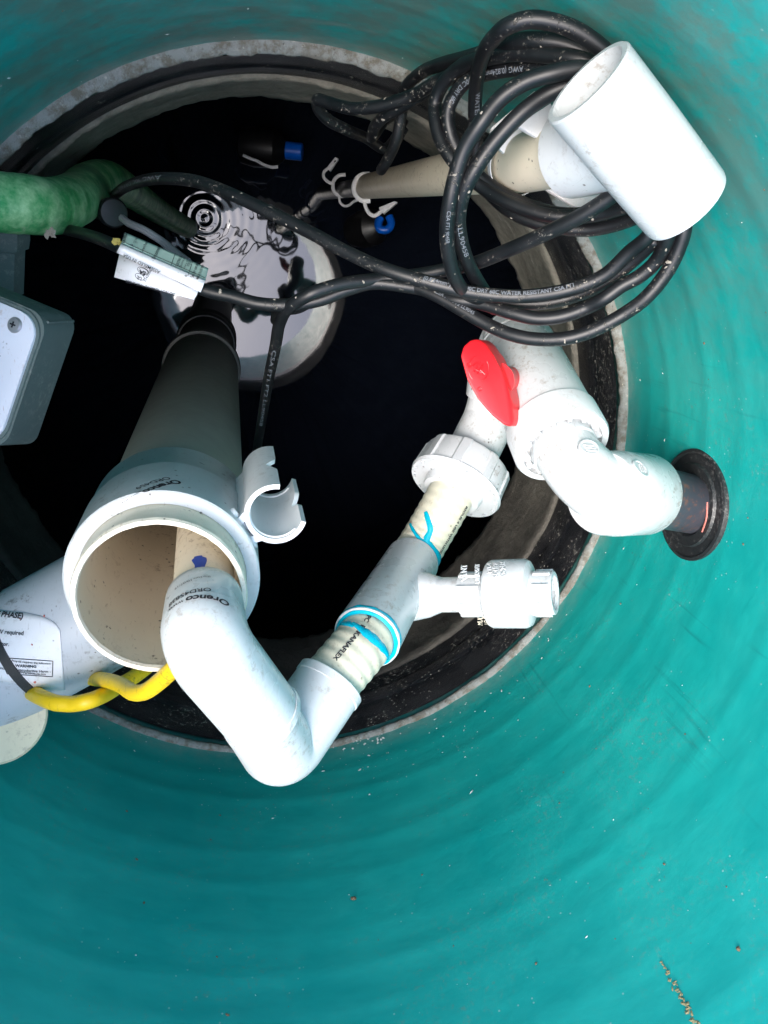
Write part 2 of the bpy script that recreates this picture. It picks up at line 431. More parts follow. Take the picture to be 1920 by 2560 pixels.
# ------------------------------------------------------------------ riser
riser = thing('riser', 'teal green fibreglass riser wall standing on the tank opening', 'riser', (0, 0, 0))
rings_z = [.052, .085, .12, .165, .21, .262, .30, .345, .40, .45, .52]
def riser_r(z, a):
    r_ = .380
    for i, rz in enumerate(rings_z):
        zz = rz+.006*math.sin(a*1.0+i*1.7)
        r_ -= (.00042+.00028*math.sin(i*2.3))*math.exp(-((z-zz)/.009)**2)
    r_ += .0009*noise.noise(cyl(1.2, z*5, a)*1.6)+.0004*noise.noise(cyl(3, z*10, a))
    return cyl(r_, z, a)
zs = [i*.0038 for i in range(0, 201)]
wallgrid('shell', riser_r, [-.02]+zs, 240, 'teal_fibreglass', riser, 180)
wallgrid('outer_face', lambda z, a: cyl(.392, z, a), [-.115, 0, .3, .76], 96, 'teal_fibreglass', riser)
bm = lathe_bm(Vector((0, 0, .757)), Vector((0, 0, 1)), [(0, .3802), (.008, .3805), (.010, .386), (.008, .3915), (0, .3922)], 128, closed=True)
link('top_rim', bm, 'teal_fibreglass', riser)
# mastic bead, lumpy
def bead_bm():
    bm = bmesh.new(); rings = []; S = 720
    gap0 = math.atan2(-.37, .0)          # a break in the bead near the lower edge of the picture
    for k in range(9):
        t = math.pi*(k/8); ring = []
        for i in range(S):
            a = 2*math.pi*i/S; q = cyl(1, 0, a)
            wv = 1+.35*noise.noise(q*14)+.3*noise.noise(q*45+Vector((0, 0, k*.15)))+.22*noise.noise(q*110+Vector((0, 0, k*.3)))
            ring.append(bm.verts.new(cyl(.3815-math.sin(t)*(.0095+.003*math.sin(a))*(.6+.4*wv), -.004+math.cos(t)*.0062*(.5+.5*wv)+.002*noise.noise(q*9), a)))
        rings.append(ring)
    for a, b in zip(rings, rings[1:]):
        for j in range(S): bm.faces.new((a[j], a[(j+1) % S], b[(j+1) % S], b[j]))
    return bm
link('mastic_bead', bead_bm(), 'mastic', riser, 180)
# black adapter ring with shallow steps
def ring_r(z, a):
    r_ = .3705+(.002)*(-z/.11)
    if z < -.06: r_ -= .0016
    if z < -.085: r_ += .0026
    return cyl(r_+.0012*noise.noise(cyl(1, z*6, a)*5), z, a)
wallgrid('adapter_ring', ring_r, [-.008-.0037*i for i in range(30)], 360, 'tarred_ring', riser, 50)
# grit and splashes stuck to the wall
def blob(bm, p, nrm, s, asp=1):
    d, u, v = axes(nrm); th = random.random()*6.28
    u2 = u*math.cos(th)+v*math.sin(th); v2 = d.cross(u2); vs = []
    k = 6
    for i in range(k): 
        a = 2*math.pi*i/k; rr = s*random.uniform(.6, 1.15); vs.append(bm.verts.new(p+u2*math.cos(a)*rr*asp+v2*math.sin(a)*rr))
    top = bm.verts.new(p+d*s*.55)
    for i in range(k): bm.faces.new((vs[i], vs[(i+1) % k], top))
def wallpt(z, a):
    p = riser_r(z, a); return p+cyl(-.0002, 0, a), -cyl(1, 0, a)
bm = bmesh.new()
for i in range(260):
    a = random.random()*6.283; z = random.random()**1.1*.52; p, nn = wallpt(z, a)
    s = .00025+.0009*random.random()**5; blob(bm, p, nn, s, random.choice((1, 1, 1, 1.8, 3)))
for i in range(170):
    a = random.gauss(-1.35, .5); z = abs(random.gauss(.02, .05)); p, nn = wallpt(z, a); blob(bm, p, nn, .0003+.0009*random.random()**3, random.choice((1, 1, 2.5)))
o = link('wall_grit', bm, 'white_grit', riser, None); o['kind'] = 'stuff'
bm = bmesh.new()
for i in range(160):
    a = random.random()*6.283; z = random.random()*.5; p, nn = wallpt(z, a); blob(bm, p, nn, .0004+.0012*random.random()**4, random.choice((1, 1.5)))
for (x, y, s) in ((884, 2246, .0028), (550, 2038, .0012), (360, 2257, .0012), (1845, 2372, .002), (1340, 2408, .0012), (1660, 2160, .0012), (1760, 858, .0014)):
    p, t = on_wall(x, y, .379); blob(bm, p, Vector((-p.x, -p.y, 0)), s, 1.4)
o = link('mud_spots', bm, 'brown_grit', riser, None); o['kind'] = 'stuff'
bm = bmesh.new()                              # long dried run at the lower right
for i in range(55):
    f = random.random(); x, y = 1650+f*105+random.gauss(0, 2+6*f), 2400+f*185; p, t = on_wall(x, y, .3795)
    blob(bm, p, Vector((-p.x, -p.y, 0)), .0004+.0008*random.random()*(.4+f), 2.2)
link('dried_run', bm, 'tan_resin', riser, None)
bm = bmesh.new()                              # loose curls of mastic where the bead has lifted
for i in range(22):
    x = 850+random.random()*110; y = 1872-(x-850)*.28+random.gauss(0, 7); p, t = on_wall(x, y, .3775); blob(bm, p, Vector((-p.x, -p.y, .02)), .0006+.0011*random.random(), 1.5)
link('mastic_flake', bm, 'white_grit', riser, None)

# rubber grommet in the riser wall
gp, _ = on_wall(1733, 1262, .379); gn = Vector((-gp.x, -gp.y, 0)).normalized()
gl = (gn+Vector((0, 0, .0))).normalized()
grom = thing('pipe_grommet', 'round black rubber grommet sealing the outlet pipe into the teal wall', 'grommet', gp)
def bendmod(k, a): return 0
prof = [(-.006, .0285), (.006, .0285), (.008, .031), (.008, .040), (.0055, .0415), (.0055, .050), (.0068, .0515), (.006, .0545), (.002, .0555), (-.006, .0555)]
link('flange', lathe_bm(gp-gn*.002, gn, prof, 72, closed=True), 'black_rubber', grom)
link('primer_drip', tube_bm(catmull([gp+gn*.0085+Vector((.0, .014, .034)), gp+gn*.0088+Vector((0, .0, .037)), gp+gn*.0085+Vector((0, -.016, .033))]), lambda f, s: .0008, 6), 'pink_primer', grom)
bm = bmesh.new()
for i in range(14): blob(bm, gp+gn*.0088+Vector((0, random.uniform(-.012, .012), -.036+random.uniform(-.002, .002))), gn, random.uniform(.001, .0025), 1.5)
link('primer_drip', bm, 'pink_primer', grom, None)

# ------------------------------------------------------------------ pump vault
VA = atz(401, 1495, .312)                    # axis of the big vertical pipe
UP = Vector((0, 0, 1)); DN = -UP
vault = thing('pump_vault', 'large open white pipe rising from the water with a clip on its collar', 'pipe', (VA.x, VA.y, -1.0))
drift = Vector((-.004, .050, 0))/1.5         # it leans a little
vd = Vector((-.006/1.4, .050/1.4, -1)).normalized()
pr = [(0, .0537), (0, .0570), (.77, .0570), (.77, .0537)]
o = link('inner_pipe', lathe_bm(VA-vd*0, vd, [(.0008, .0532), (.0008, .0571), (.80, .0571), (.80, .0532)], 96, closed=True), 'aged_pvc', vault)
link('casing', lathe_bm(VA+vd*.11, vd, [(0, .0562), (0, .0576), (.682, .0576), (.682, .0562)], 96, closed=True), 'depth_shaded_pvc', vault)  # thin sleeve added over the pipe to carry the painted depth shade
rimmod = lambda k, a: .006*noise.noise(Vector((math.cos(a)*9, math.sin(a)*9, k)))
link('cut_rim', lathe_bm(VA, vd, [(-.0012, .0536), (-.0012, .0566), (.0016, .0575), (.0016, .0528)], 160, closed=True, mod=rimmod), 'cut_rim', vault)
CO = VA+vd*.026
link('collar', lathe_bm(CO, vd, [(.0004, .0574), (0, .0590), (0, .0655), (.0012, .0668), (.064, .0668), (.066, .0662), (.067, .0655), (.108, .0655), (.110, .0645), (.110, .0574)], 96, closed=True), 'white_pvc', vault)
link('waterline_ring', lathe_bm(VA+vd*.795, vd, [(0, .0565), (0, .0615), (.004, .0625), (.022, .0625), (.022, .0565)], 64, closed=True), 'depth_shaded_pvc', vault)
link('lower_pipe', lathe_bm(VA+vd*.80, vd, [(0, .052), (.30, .052), (.32, .058), (.34, .058), (.36, .049), (.36, .049), (1.1, .049)], 64), 'depth_shaded_pvc', vault)
link('lower_band', lathe_bm(VA+vd*1.05, vd, [(0, .0545), (.006, .0575), (.03, .0575), (.036, .0545)], 64, closed=False), 'black_rubber', vault)
cyl_text('ORD459', (418, 1193), (335, 1222), CO, vd, .0668, 'ink', vault, flip=1)
cyl_text('Orenco', (440, 1200), (352, 1230), CO, vd, .0668, 'ink', vault, bold=.03)
cyl_text('www.orenco', (350, 1228), (300, 1262), CO, vd, .0668, 'ink', vault)
# C shaped clip moulded on the collar
KC = atz(690, 1286, .278); ro, ri, kh = .0222, .0188, .095
def clip_end(zf, side):                       # V notch half way down each lip
    nt_ = max(0, 1-abs(zf-.5)/.13); return (R(27) if side else R(24))*nt_*.9
bm = bmesh.new(); nA, nZ = 60, 24; G = {}
for zi in range(nZ+1):
    zf = zi/nZ; a0 = R(80)+clip_end(zf, 0); a1 = R(341)-clip_end(zf, 1)
    for ai in range(nA+1):
        a = a0+(a1-a0)*ai/nA
        for q, rr in ((0, ri), (1, ro)):
            G[zi, ai, q] = bm.verts.new(Vector((KC.x, KC.y, KC.z))+vd*kh*zf+cyl(rr, 0, a))
for zi in range(nZ):
    for ai in range(nA):
        for q in (0, 1): bm.faces.new((G[zi, ai, q], G[zi, ai+1, q], G[zi+1, ai+1, q], G[zi+1, ai, q]))
    for ai in (0, nA): bm.faces.new((G[zi, ai, 0], G[zi, ai, 1], G[zi+1, ai, 1], G[zi+1, ai, 0]))
for ai in range(nA):
    for zi in (0, nZ): bm.faces.new((G[zi, ai, 0], G[zi, ai, 1], G[zi, ai+1, 1], G[zi, ai+1, 0]))
clip = link('pipe_clip', bm, 'white_clip', vault, 40)
ctr = KC-VA; ctr.z = 0; cdv = ctr.normalized(); sdv = Vector((-cdv.y, cdv.x, 0))
bm = bmesh.new()
for sg in (-1, 1):
    b0 = VA+cdv*.063+sdv*.010*sg; b1 = KC-cdv*.017+sdv*.013*sg; b1b = KC-cdv*.017+sdv*.008*sg; b0b = VA+cdv*.063+sdv*.004*sg
    q = [Vector((b.x, b.y, KC.z-.001)) for b in (b0, b1, b1b, b0b)]
    prism_bm(q, [p+vd*.09 for p in q], 0, bm)
link('clip_web', bm, 'white_clip', clip, 30)
bm = bmesh.new()
arc = [KC+vd*.004+cyl(.0190, 0, R(95+i*6)) for i in range(38)]
arc2 = [KC+vd*.088+cyl(.0190, 0, R(160+i*6)) for i in range(28)]
for A_ in (arc, arc2): tube_bm(A_, lambda f, s: .0014, 6, bm=bm)
link_each('clip_rib', bm, 'white_clip', clip, 180)
bm = tube_bm(catmull([VA+cdv*.0655+sdv*(.018-.003*i)+Vector((0, 0, KC.z-VA.z-.004+.002*math.sin(i*2))) for i in range(12)]), lambda f, s: .0022+.0008*math.sin(s*400), 8)
link('glue_bead', bm, 'white_clip', clip)

# ------------------------------------------------------------------ discharge line
line = thing('discharge_line', 'white plastic outlet line with red handled valve running to the wall', 'pipework', at(823, 1713, .62))
PC = at(511, 1440, .545)                     # vertical pipe inside the vault
c0 = at(511, 1610, .470)
pd = (PC-c0).normalized()
link('riser_pipe', tube_bm([c0+pd*.03, c0+pd*.2, c0+pd*.40], lambda f, s: .0210, 40, wob=0), 'aged_pvc', line)
bp = [at(490, 1412, .5), ]
cyl_hitd = pd
# coupling
k0 = c0+pd*.020
link('coupling', lathe_bm(k0, pd, [(-.004, .0240), (-.002, .0262), (.001, .0264), (.010, .0262), (.026, .0256), (.032, .0252), (.0345, .0240), (.0345, .0205)], 64), 'new_white_pvc', line)
def blue_mark():
    d, u, v = axes(pd); vw = CAM-(k0+pd*.06); vw = (vw-pd*vw.dot(pd)).normalized(); bn = pd.cross(vw); bm = bmesh.new(); L_ = []
    for i in range(13):
        f = i/12; s = .0345+.0215*f; wd = (.0042-.0008*math.sin(f*6)); off = -.0040+.0012*math.sin(f*3.5); row = []
        if f > .9: wd *= .6
        for sg in (-1, -.33, .33, 1):
            a = (off+wd*sg)/.0212; row.append(bm.verts.new(k0+pd*s+(vw*math.cos(a)+bn*math.sin(a))*.0213))
        L_.append(row)
    for a, b in zip(L_, L_[1:]):
        for j in range(3): bm.faces.new((a[j], a[j+1], b[j+1], b[j]))
    return bm
link('ink_mark', blue_mark(), 'blue_ink', line, None)
cr = .0262
cyl_text('Ship Date', (526, 1441), (484, 1447), k0, pd, .0262, 'ink', line, lift=.0005)
cyl_text('10/07/19', (479, 1449), (438, 1472), k0, pd, .0262, 'ink', line, lift=.0005)
cyl_text('ORD45838', (527, 1472), (424, 1512), k0, pd, .0264, 'ink', line, lift=.0006, bold=.01)
cyl_text('Orenco', (573, 1508), (466, 1495), k0, pd, .0264, 'ink', line, lift=.0005, bold=.03, ysc=1.0)
cyl_text('www.', (460, 1500), (420, 1528), k0, pd, .0264, 'ink', line, lift=.0005)
# first elbow and second fitting
e1 = at(655, 1790, .522)
P = rounded([k0-pd*.002, c0, e1], .024)
elb = link('elbow', tube_bm(P, lambda f, s: .0268, 48), 'new_white_pvc', line, 50)
dl = (e1-c0).normalized()
link('moulding_mark', tube_bm([e1-dl*.02+(CAM-e1).normalized()*.0262+right*.004*math.cos(a)+downi*.004*math.sin(a) for a in [i*.35 for i in range(8)]], lambda f, s: .0006, 5), 'new_white_pvc', elb)
link('moulding_mark', tube_bm([e1-dl*.055+(CAM-e1).normalized()*.0262+right*.004*math.cos(a)+downi*.004*math.sin(a) for a in [i*.35 for i in range(8)]], lambda f, s: .0006, 5), 'new_white_pvc', elb)
e2 = at(704, 1880, .572); e3 = at(826, 1706, .604)
P = rounded([e1-dl*.03, e2, e3], .012)
link('socket_lip', lathe_bm(e1, dl, [(-.004, .0262), (-.004, .0276), (.0008, .0280), (.0014, .0274), (.0014, .0246)], 56, closed=True), 'new_white_pvc', elb)
link('socket_lip', lathe_bm(e3, (e3-e2), [(-.007, .0270), (-.006, .0284), (.0006, .0284), (.0012, .0278), (.0012, .0240)], 56, closed=True), 'new_white_pvc', elb)
st = link('street_elbow', tube_bm(P, lambda f, s: .0246 if s < .062 else .0276, 48), 'new_white_pvc', line, 50)
link('glue_smear', tube_bm([e2+dl*.024+right*x_*.001+downi*(.0035-abs(x_)*.0002) for x_ in range(-8, 6)], lambda f, s: .0014*math.sin(math.pi*f)+.0002, 6), 'glue_blue', st)
# lower flexible hose with ribs
h1 = at(916, 1596, .632)
def ribs(pitch, amp, r): return lambda f, s: r+amp*math.sin(2*math.pi*s/pitch)
def densify(a, b, k): return [a.lerp(b, i/k) for i in range(k+1)]
hd = (h1-e3).normalized(); HR = .0236
t1 = at(1030, 1404, .755); td = (t1-h1).normalized(); tl = (t1-h1).length
ed = (e3-e2).normalized()
def bez(a, b, c, d, k=160): return [a*(1-t)**3+b*3*t*(1-t)**2+c*3*t*t*(1-t)+d*t**3 for t in [i/k for i in range(k+1)]]
HL = (h1-e3).length
H1 = bez(e3-ed*.006, e3+ed*HL*.35, h1-td*HL*.35, h1+td*.006)
link('flexible_hose', tube_bm(H1, ribs(.0088, .00032, HR), 48), 'flex_pvc', line, 180)
tube_text('USPC  E  KANAFLEX', H1, HR, (885, 1561), (815, 1660), 'ink', line, flip=-1, off=-.35, bold=.03, lift=.0007)
# tee
tee = link('tee', lathe_bm(h1, td, [(0, .0240), (-.0003, .0272), (.0008, .0284), (tl*.46, .0276), (tl*.47, .0273), (tl-.001, .0266), (tl, .0258), (tl, .0240)], 64, closed=True), 'new_white_pvc', line)
link('blue_glue', lathe_bm(h1+td*.0005, td, [(0, .0238), (-.0018, .0240), (-.0016, .0266), (-.0005, .0272), (.002, .0286), (.0045, .0287), (.005, .0283)], 96, mod=lambda k, a: .02*noise.noise(Vector((math.cos(a)*4, math.sin(a)*4, k*.6)))), 'glue_blue', tee)
def smear(PP, r, pts, wds, mat, parent, lift=.0008):
    bm = bmesh.new(); H = []; TT, _n = frames(PP)
    def near(q): return min(range(len(PP)), key=lambda i: (proj(PP[i])[0]-q[0])**2+(proj(PP[i])[1]-q[1])**2)
    for q in pts:
        i = near(q); p0, d = PP[i], TT[i]
        rr = ray(*q); oc = CAM-p0; rp = rr-d*rr.dot(d); op = oc-d*oc.dot(d)
        A_, B_, C_ = rp.dot(rp), 2*rp.dot(op), op.dot(op)-r*r; D = max(0, B_*B_-4*A_*C_)
        H.append(CAM+rr*((-B_-math.sqrt(D))/2/A_))
    Pth = catmull(H, 6); n_ = len(Pth); rows = []
    for i, p in enumerate(Pth):
        f = i/(n_-1)*(len(wds)-1); k = min(int(f), len(wds)-2); wd = wds[k]+(wds[k+1]-wds[k])*(f-k); wd *= 1+.3*noise.noise(p*160)
        t = (Pth[min(i+1, n_-1)]-Pth[max(i-1, 0)]).normalized(); i_ = min(range(len(PP)), key=lambda i: (PP[i]-p).length); p0, d = PP[i_], TT[i_]; nrm = (p-p0); nrm = (nrm-d*nrm.dot(d)).normalized(); sdn = t.cross(nrm)
        row = []
        for sg in (-1, -.4, .4, 1):
            q = p+sdn*wd*sg; qn = (q-p0); ax = p0+d*qn.dot(d); qq = (q-ax).normalized(); row.append(bm.verts.new(ax+qq*(r+lift*(1.5 if abs(sg) < 1 else .4))))
        rows.append(row)
    for a, b in zip(rows, rows[1:]):
        for j in range(3): bm.faces.new((a[j], a[j+1], b[j+1], b[j]))
    return link('glue_run', bm, mat, parent, 180)
smear(H1, HR, [(846, 1562), (862, 1558), (884, 1562)], [.001, .003, .002], 'glue_blue', line)
smear(H1, HR, [(880, 1556), (912, 1572), (940, 1592), (962, 1620), (972, 1650)], [.002, .0035, .0045, .0035, .001], 'glue_blue', line)
# vent valve on the side of the tee
vb = at(1046, 1488, .705); ve = at(1388, 1482, .655); vx = (ve-vb).normalized(); VL = (ve-vb).length
vent = link('vent_valve', lathe_bm(vb, vx, [(0, .0160), (VL*.33, .0158), (VL*.335, .0185), (VL*.50, .0186), (VL*.51, .0195), (VL*.525, .024), (VL*.545, .0285), (VL*.57, .0300), (VL*.80, .0300),
      (VL*.83, .0280), (VL*.845, .0240), (VL*.85, .0195), (VL*.87, .0190), (VL*.995, .0187), (VL, .0180), (VL, .0150), (VL*.93, .0150), (VL*.93, .001)], 64), 'new_white_pvc', line)
bm = bmesh.new()
for k in range(3): tube_bm([vb+vx*(VL-.003-.004*k)+(axes(vx)[1]*math.cos(a)+axes(vx)[2]*math.sin(a))*.0150 for a in [i*2*math.pi/40 for i in range(41)]], lambda f, s: .0008, 6, bm=bm)
link_each('thread', bm, 'new_white_pvc', vent, 180)
bm = bmesh.new(); dvx, ux, vx2 = axes(vx)
for k in range(8):
    a = k*math.pi/4; q = ux*math.cos(a)+vx2*math.sin(a); t_ = vx.cross(q)
    for (s0_, s1_, r_) in ((VL*.34, VL*.50, .0182), (VL*.87, VL*.985, .0184)):
        qq = [vb+vx*s+t_*w_+q*r_ for s, w_ in ((s0_, -.0025), (s1_, -.0025), (s1_, .0025), (s0_, .0025))]; prism_bm(qq, [p+q*.0022 for p in qq], .0004, bm)
link_each('moulded_lug', bm, 'new_white_pvc', vent, 30)
for s_, a_, b_ in (('VENT', (1168, 1452), (1168, 1412)), ('LINDSAY', (1200, 1458), (1199, 1410)), ('PVC-I', (1229, 1432), (1228, 1409)), ('SCHED', (1246, 1444), (1244, 1407)), ('D-2466', (1266, 1440), (1262, 1404))):
    t_ = cyl_text(s_, a_, b_, vb, vx, .0300, 'new_white_pvc', vent, lift=.0002, bold=.02)
    so_ = t_.modifiers.new('relief', 'SOLIDIFY'); so_.thickness = .0009; so_.offset = 0
bm_lines = [('1/2 PVC IPS SWI', (1222, 1560), (1222, 1470)), ('15/0-55', (1243, 1562), (1243, 1520)), ('MULTI', (1207, 1562), (1207, 1530)), ('510-', (1185, 1498), (1185, 1470))]
for s_, a_, b_ in bm_lines: cyl_text(s_, a_, b_, vb, vx, .0300, 'aged_pvc', vent, lift=.0004)
for s_, a_, b_ in (('3/4', (1330, 1462), (1330, 1432)),): 
    t_ = cyl_text(s_, a_, b_, vb, vx, .0188, 'new_white_pvc', vent, lift=.0002); so_ = t_.modifiers.new('relief', 'SOLIDIFY'); so_.thickness = .0008
# fillet where the branch leaves the tee
link('branch_boss', lathe_bm(vb-vx*.005, vx, [(0, .0235), (.015, .0205), (.022, .0178), (.026, .0165)], 48), 'new_white_pvc', tee)
# upper flexible hose
h2 = at(1128, 1238, .800); HR2 = .0236; HL = (h2-t1).length; u0 = at(1133, 1226, .775); ud = (at(1196, 1108, .80)-u0).normalized()
H2 = bez(t1-td*.004, t1+td*HL*.35, u0-ud*.01-ud*HL*.3, u0+ud*.004)
link('flexible_hose', tube_bm(H2, ribs(.0088, .00025, HR2), 48), 'flex_pvc', line, 180)
tube_text('RIOUS 4 USE WITH LISTED', H2, HR2, (1163, 1275), (1098, 1398), 'ink', line, flip=-1, off=.95, bold=.03, lift=.0006)
smear(H2, HR2, [(1064, 1280), (1070, 1300), (1076, 1325), (1067, 1352), (1090, 1385), (1098, 1412)], [.002, .0022, .003, .003, .0045, .005], 'glue_blue', line)
smear(H2, HR2, [(1026, 1310), (1036, 1330), (1050, 1348), (1066, 1358)], [.0012, .0018, .0016, .002], 'glue_blue', line)
# ball valve: union, neck, U-turn, body, handle
u0 = at(1133, 1226, .775); u1 = at(1196, 1108, .80); ud = (u1-u0).normalized(); ul = (u1-u0).length
nutmod = lambda k, a: (.035 if math.cos(a*9) > .55 else 0) if k >= 3 else 0
link('union_socket', lathe_bm(u0, ud, [(-.006, .0240), (-.006, .0295), (-.004, .0305), (.012, .0315), (.014, .037), (.016, .0405), (.02, .041)], 72), 'white_pvc', line)
link('union_nut', lathe_bm(u0, ud, [(.004, .041), (.002, .0475), (.0055, .0490), (.0065, .0470), (.033, .0455), (.036, .044), (.036, .03)], 144, mod=nutmod), 'white_pvc', line, 30)
bm = bmesh.new(); dn, un, vn = axes(ud)
for k in range(16):
    a = k*2*math.pi/16; q = un*math.cos(a)+vn*math.sin(a); t_ = ud.cross(q)
    qq = [u0+ud*.0022+t_*w_+q*r_ for w_, r_ in ((-.0018, .0435), (0, .0462), (.0018, .0435))]; prism_bm(qq, [p-ud*.0016 for p in qq], 0, bm)
link_each('moulded_lug', bm, 'white_pvc', line, 30)
n1 = at(1240, 985, .795); n2 = at(1262, 872, .775); n3 = at(1300, 905, .735)
link('neck', tube_bm(rounded([u0+ud*.03, at(1222, 1050, .80), n1, n2+(n2-n1)*.1], .03), lambda f, s: .0268, 40), 'white_pvc', line)
link('neck_collar', lathe_bm(n1, (n2-n1), [(-.006, .0268), (-.004, .0305), (.010, .0315), (.013, .0270)], 48), 'white_pvc', line)
b0 = at(1287, 868, .755); b1 = at(1389, 1082, .680); bd = (b1-b0).normalized(); bl = (b1-b0).length
link('return_bend', tube_bm(rounded([n1, n2+(n2-n1)*.18, b0-bd*.012, b0+bd*.02], [.028, .02]), lambda f, s: .0275, 40), 'white_pvc', line, 180)
valve = link('valve_body', lathe_bm(b0, bd, [(-.004, .0300), (-.004, .0345), (-.001, .0352), (0, .0330), (.003, .0330), (.004, .0372), (.006, .0385), (bl-.014, .0400), (bl-.010, .0400), (bl-.008, .0380)], 80), 'new_white_pvc', line)
nmod = lambda k, a: 0
link('valve_nut', lathe_bm(b1, bd, [(-.012, .0405), (-.010, .0422), (.016, .0426), (.019, .0410), (.019, .0355), (.012, .0350), (.012, .028)], 96), 'new_white_pvc', valve)
bm = bmesh.new(); dq, uq, vq = axes(bd)
for k in range(14):
    a = k*2*math.pi/14; q = uq*math.cos(a)+vq*math.sin(a); t_ = bd.cross(q)
    qq = [b1+bd*.012+t_*w_+q*r_ for w_, r_ in ((-.0017, .0300), (.0017, .0300), (.0017, .0352), (-.0017, .0352))]; prism_bm(qq, [p+bd*.0062 for p in qq], .0003, bm)
link_each('nut_tooth', bm, 'new_white_pvc', valve, 30)
# elbow to the wall
x0 = b1+bd*.004; x1 = at(1474, 1232, .640); x2 = at(1612, 1236, .700)
P = rounded([x0, x1, x2-(x2-x1).normalized()*.012], .038, 20)
elw = link('outlet_elbow', tube_bm(P, lambda f, s: .0272+.0025*min(1, f*1.8), 56), 'new_white_pvc', line, 180)
xd = (x2-x1).normalized(); XS = x1+xd*.016
link('elbow_socket', lathe_bm(XS, xd, [(0, .0302), (.001, .0345), (.004, .0360), (.018, .0362), (.020, .0372), (.034, .0372), ((x2-XS).length-.002, .0370), ((x2-XS).length, .0360), ((x2-XS).length, .0300)], 72), 'new_white_pvc', elw)
link('elbow_socket', lathe_bm(b1+bd*.010, (x1-x0), [(0, .0270), (.003, .0288), (.012, .0288), (.014, .0265)], 72), 'new_white_pvc', elw)
def disc_mark(c, nrm, r_, txt, parent):
    d, u, v = axes(nrm)
    o = link('moulded_badge', lathe_bm(c, nrm, [(-.003, r_), (.0008, r_), (.0014, r_-.0008), (.0014, r_-.0018), (.0006, r_-.0022)], 40), 'new_white_pvc', parent); return o
mc = at(1474, 1120, .6); 
for (px_, py_, P0, D0, rr_, tx) in ((1473, 1118, x0, (x1-x0), .0302, 'N'), (1602, 1171, XS, xd, .0368, 'M')):
    d, u, v = axes(D0); q = ray(px_, py_); oc = CAM-P0; rp = q-d*q.dot(d); op = oc-d*oc.dot(d); A_, B_, C_ = rp.dot(rp), 2*rp.dot(op), op.dot(op)-rr_*rr_
    h = CAM+q*((-B_-math.sqrt(max(0, B_*B_-4*A_*C_)))/2/A_); ax = P0+d*(h-P0).dot(d); nn = (h-ax).normalized()
    bdg = disc_mark(h-nn*.0006, nn, .0088, tx, elw)
    for off in (-.003, .0, .003):
        link('raised_stroke', tube_bm([h+nn*.0006+d*off-nn.cross(d)*.004, h+nn*.0006+d*(off+.0028)+nn.cross(d)*.004], lambda f, s: .0006, 5), 'new_white_pvc', bdg)
wp = gp.copy()
link('outlet_stub', tube_bm([x2-(wp-x2)*.4, x2, wp+(wp-x2).normalized()*.012], lambda f, s: .0284, 48), 'stub_grey', line)
# red handle
hz = [(350, 240), (362, 195), (395, 165), (435, 160), (470, 185), (505, 238), (540, 308), (570, 390), (590, 460), (598, 540), (585, 568), (550, 558), (490, 510), (430, 440), (380, 350)]
fr = [at(960+.5425*x, 760+.5425*y, .640+.00004*(x-350)) for x, y in hz]
cen = sum(fr, Vector())/len(fr); hv = (at(1300, 955, .72)-cen).normalized()
bk = [cen+(p-cen)*1.02+hv*.024 for p in fr]
bm = prism_bm(fr, bk, .0026)
handle = link('valve_handle', bm, 'red_plastic', line, 40)
link('handle_stem', lathe_bm(cen+hv*.018, hv, [(0, .016), (.022, .0125), (.030, .0125), (.052, .0155), (.060, .0165)], 40), 'red_plastic', line)
hn = (fr[4]-fr[0]).cross(fr[12]-fr[0]).normalized(); hn = hn if hn.dot(CAM-cen) > 0 else -hn
hp = (cen, hn)
def on_plane(x, y, pl, lift=0):
    o_, n_ = pl; r_ = ray(x, y); return CAM+r_*((o_-CAM).dot(n_)/r_.dot(n_))+n_*lift
hc = on_plane(1196, 922, hp)
bm = bmesh.new()
for a0_, a1_ in ((-.6, 1.2), (2.2, 4.4)):
    tube_bm([on_plane(1196+30*math.cos(a0_+(a1_-a0_)*i/14)*.85, 922+32*math.sin(a0_+(a1_-a0_)*i/14), hp, .0004) for i in range(15)], lambda f, s: .0005, 6, bm=bm)
for (x_, y_) in ((1172, 913), (1199, 973)):
    tube_bm([on_plane(x_+5*math.cos(i*.7), y_+5*math.sin(i*.7), hp, .0003) for i in range(10)], lambda f, s: .0004, 5, bm=bm)
for (xa, ya, xb, yb) in ((1184, 930, 1200, 905), (1192, 935, 1208, 912), (1186, 922, 1204, 932), (1200, 925, 1212, 936), (1180, 916, 1192, 906)):
    tube_bm([on_plane(xa, ya, hp, .0004), on_plane(xb, yb, hp, .0004)], lambda f, s: .0007, 6, bm=bm)
link('raised_emblem', bm, 'red_plastic', handle)

# ------------------------------------------------------------------ float tree: stem with tee handle
SA = at(1325, 405, .565); SB = at(905, 468, 1.44); SC = at(822, 480, 1.86)
stem = thing('float_tree', 'upright cream pipe topped by a big white tee against the wall', 'pipe', SC)
sdn = (SB-SA).normalized()
link('stem_pipe', tube_bm([at(1465, 372, .50), SA, SA.lerp(SB, .5), SB], lambda f, s: .0208, 40), 'aged_pvc', stem)
link('lower_stem', tube_bm([SB-sdn*.05, SB+sdn*.2, SC+(SC-SB)*.9], lambda f, s: .0170, 32), 'near_black', stem)
bm = bmesh.new()
for fpx, wd, dd in ((1290, .0035, .583), (1262, .0012, .606)):
    c_ = at(fpx, 410+(1325-fpx)*.15, dd); lathe_bm(c_, sdn, [(-wd, .0208), (-wd, .0214), (wd, .0214), (wd, .0208)], 40, bm=bm, closed=True)
link('stained_band', bm, 'white_pvc', stem)
sa2 = at(1422, 385, .515)
link('bushing', lathe_bm(sa2, (at(1560, 345, .47)-sa2), [(0, .0215), (.001, .0262), (.004, .0285), (.018, .0290), (.060, .0290)], 56), 'white_pvc', stem)
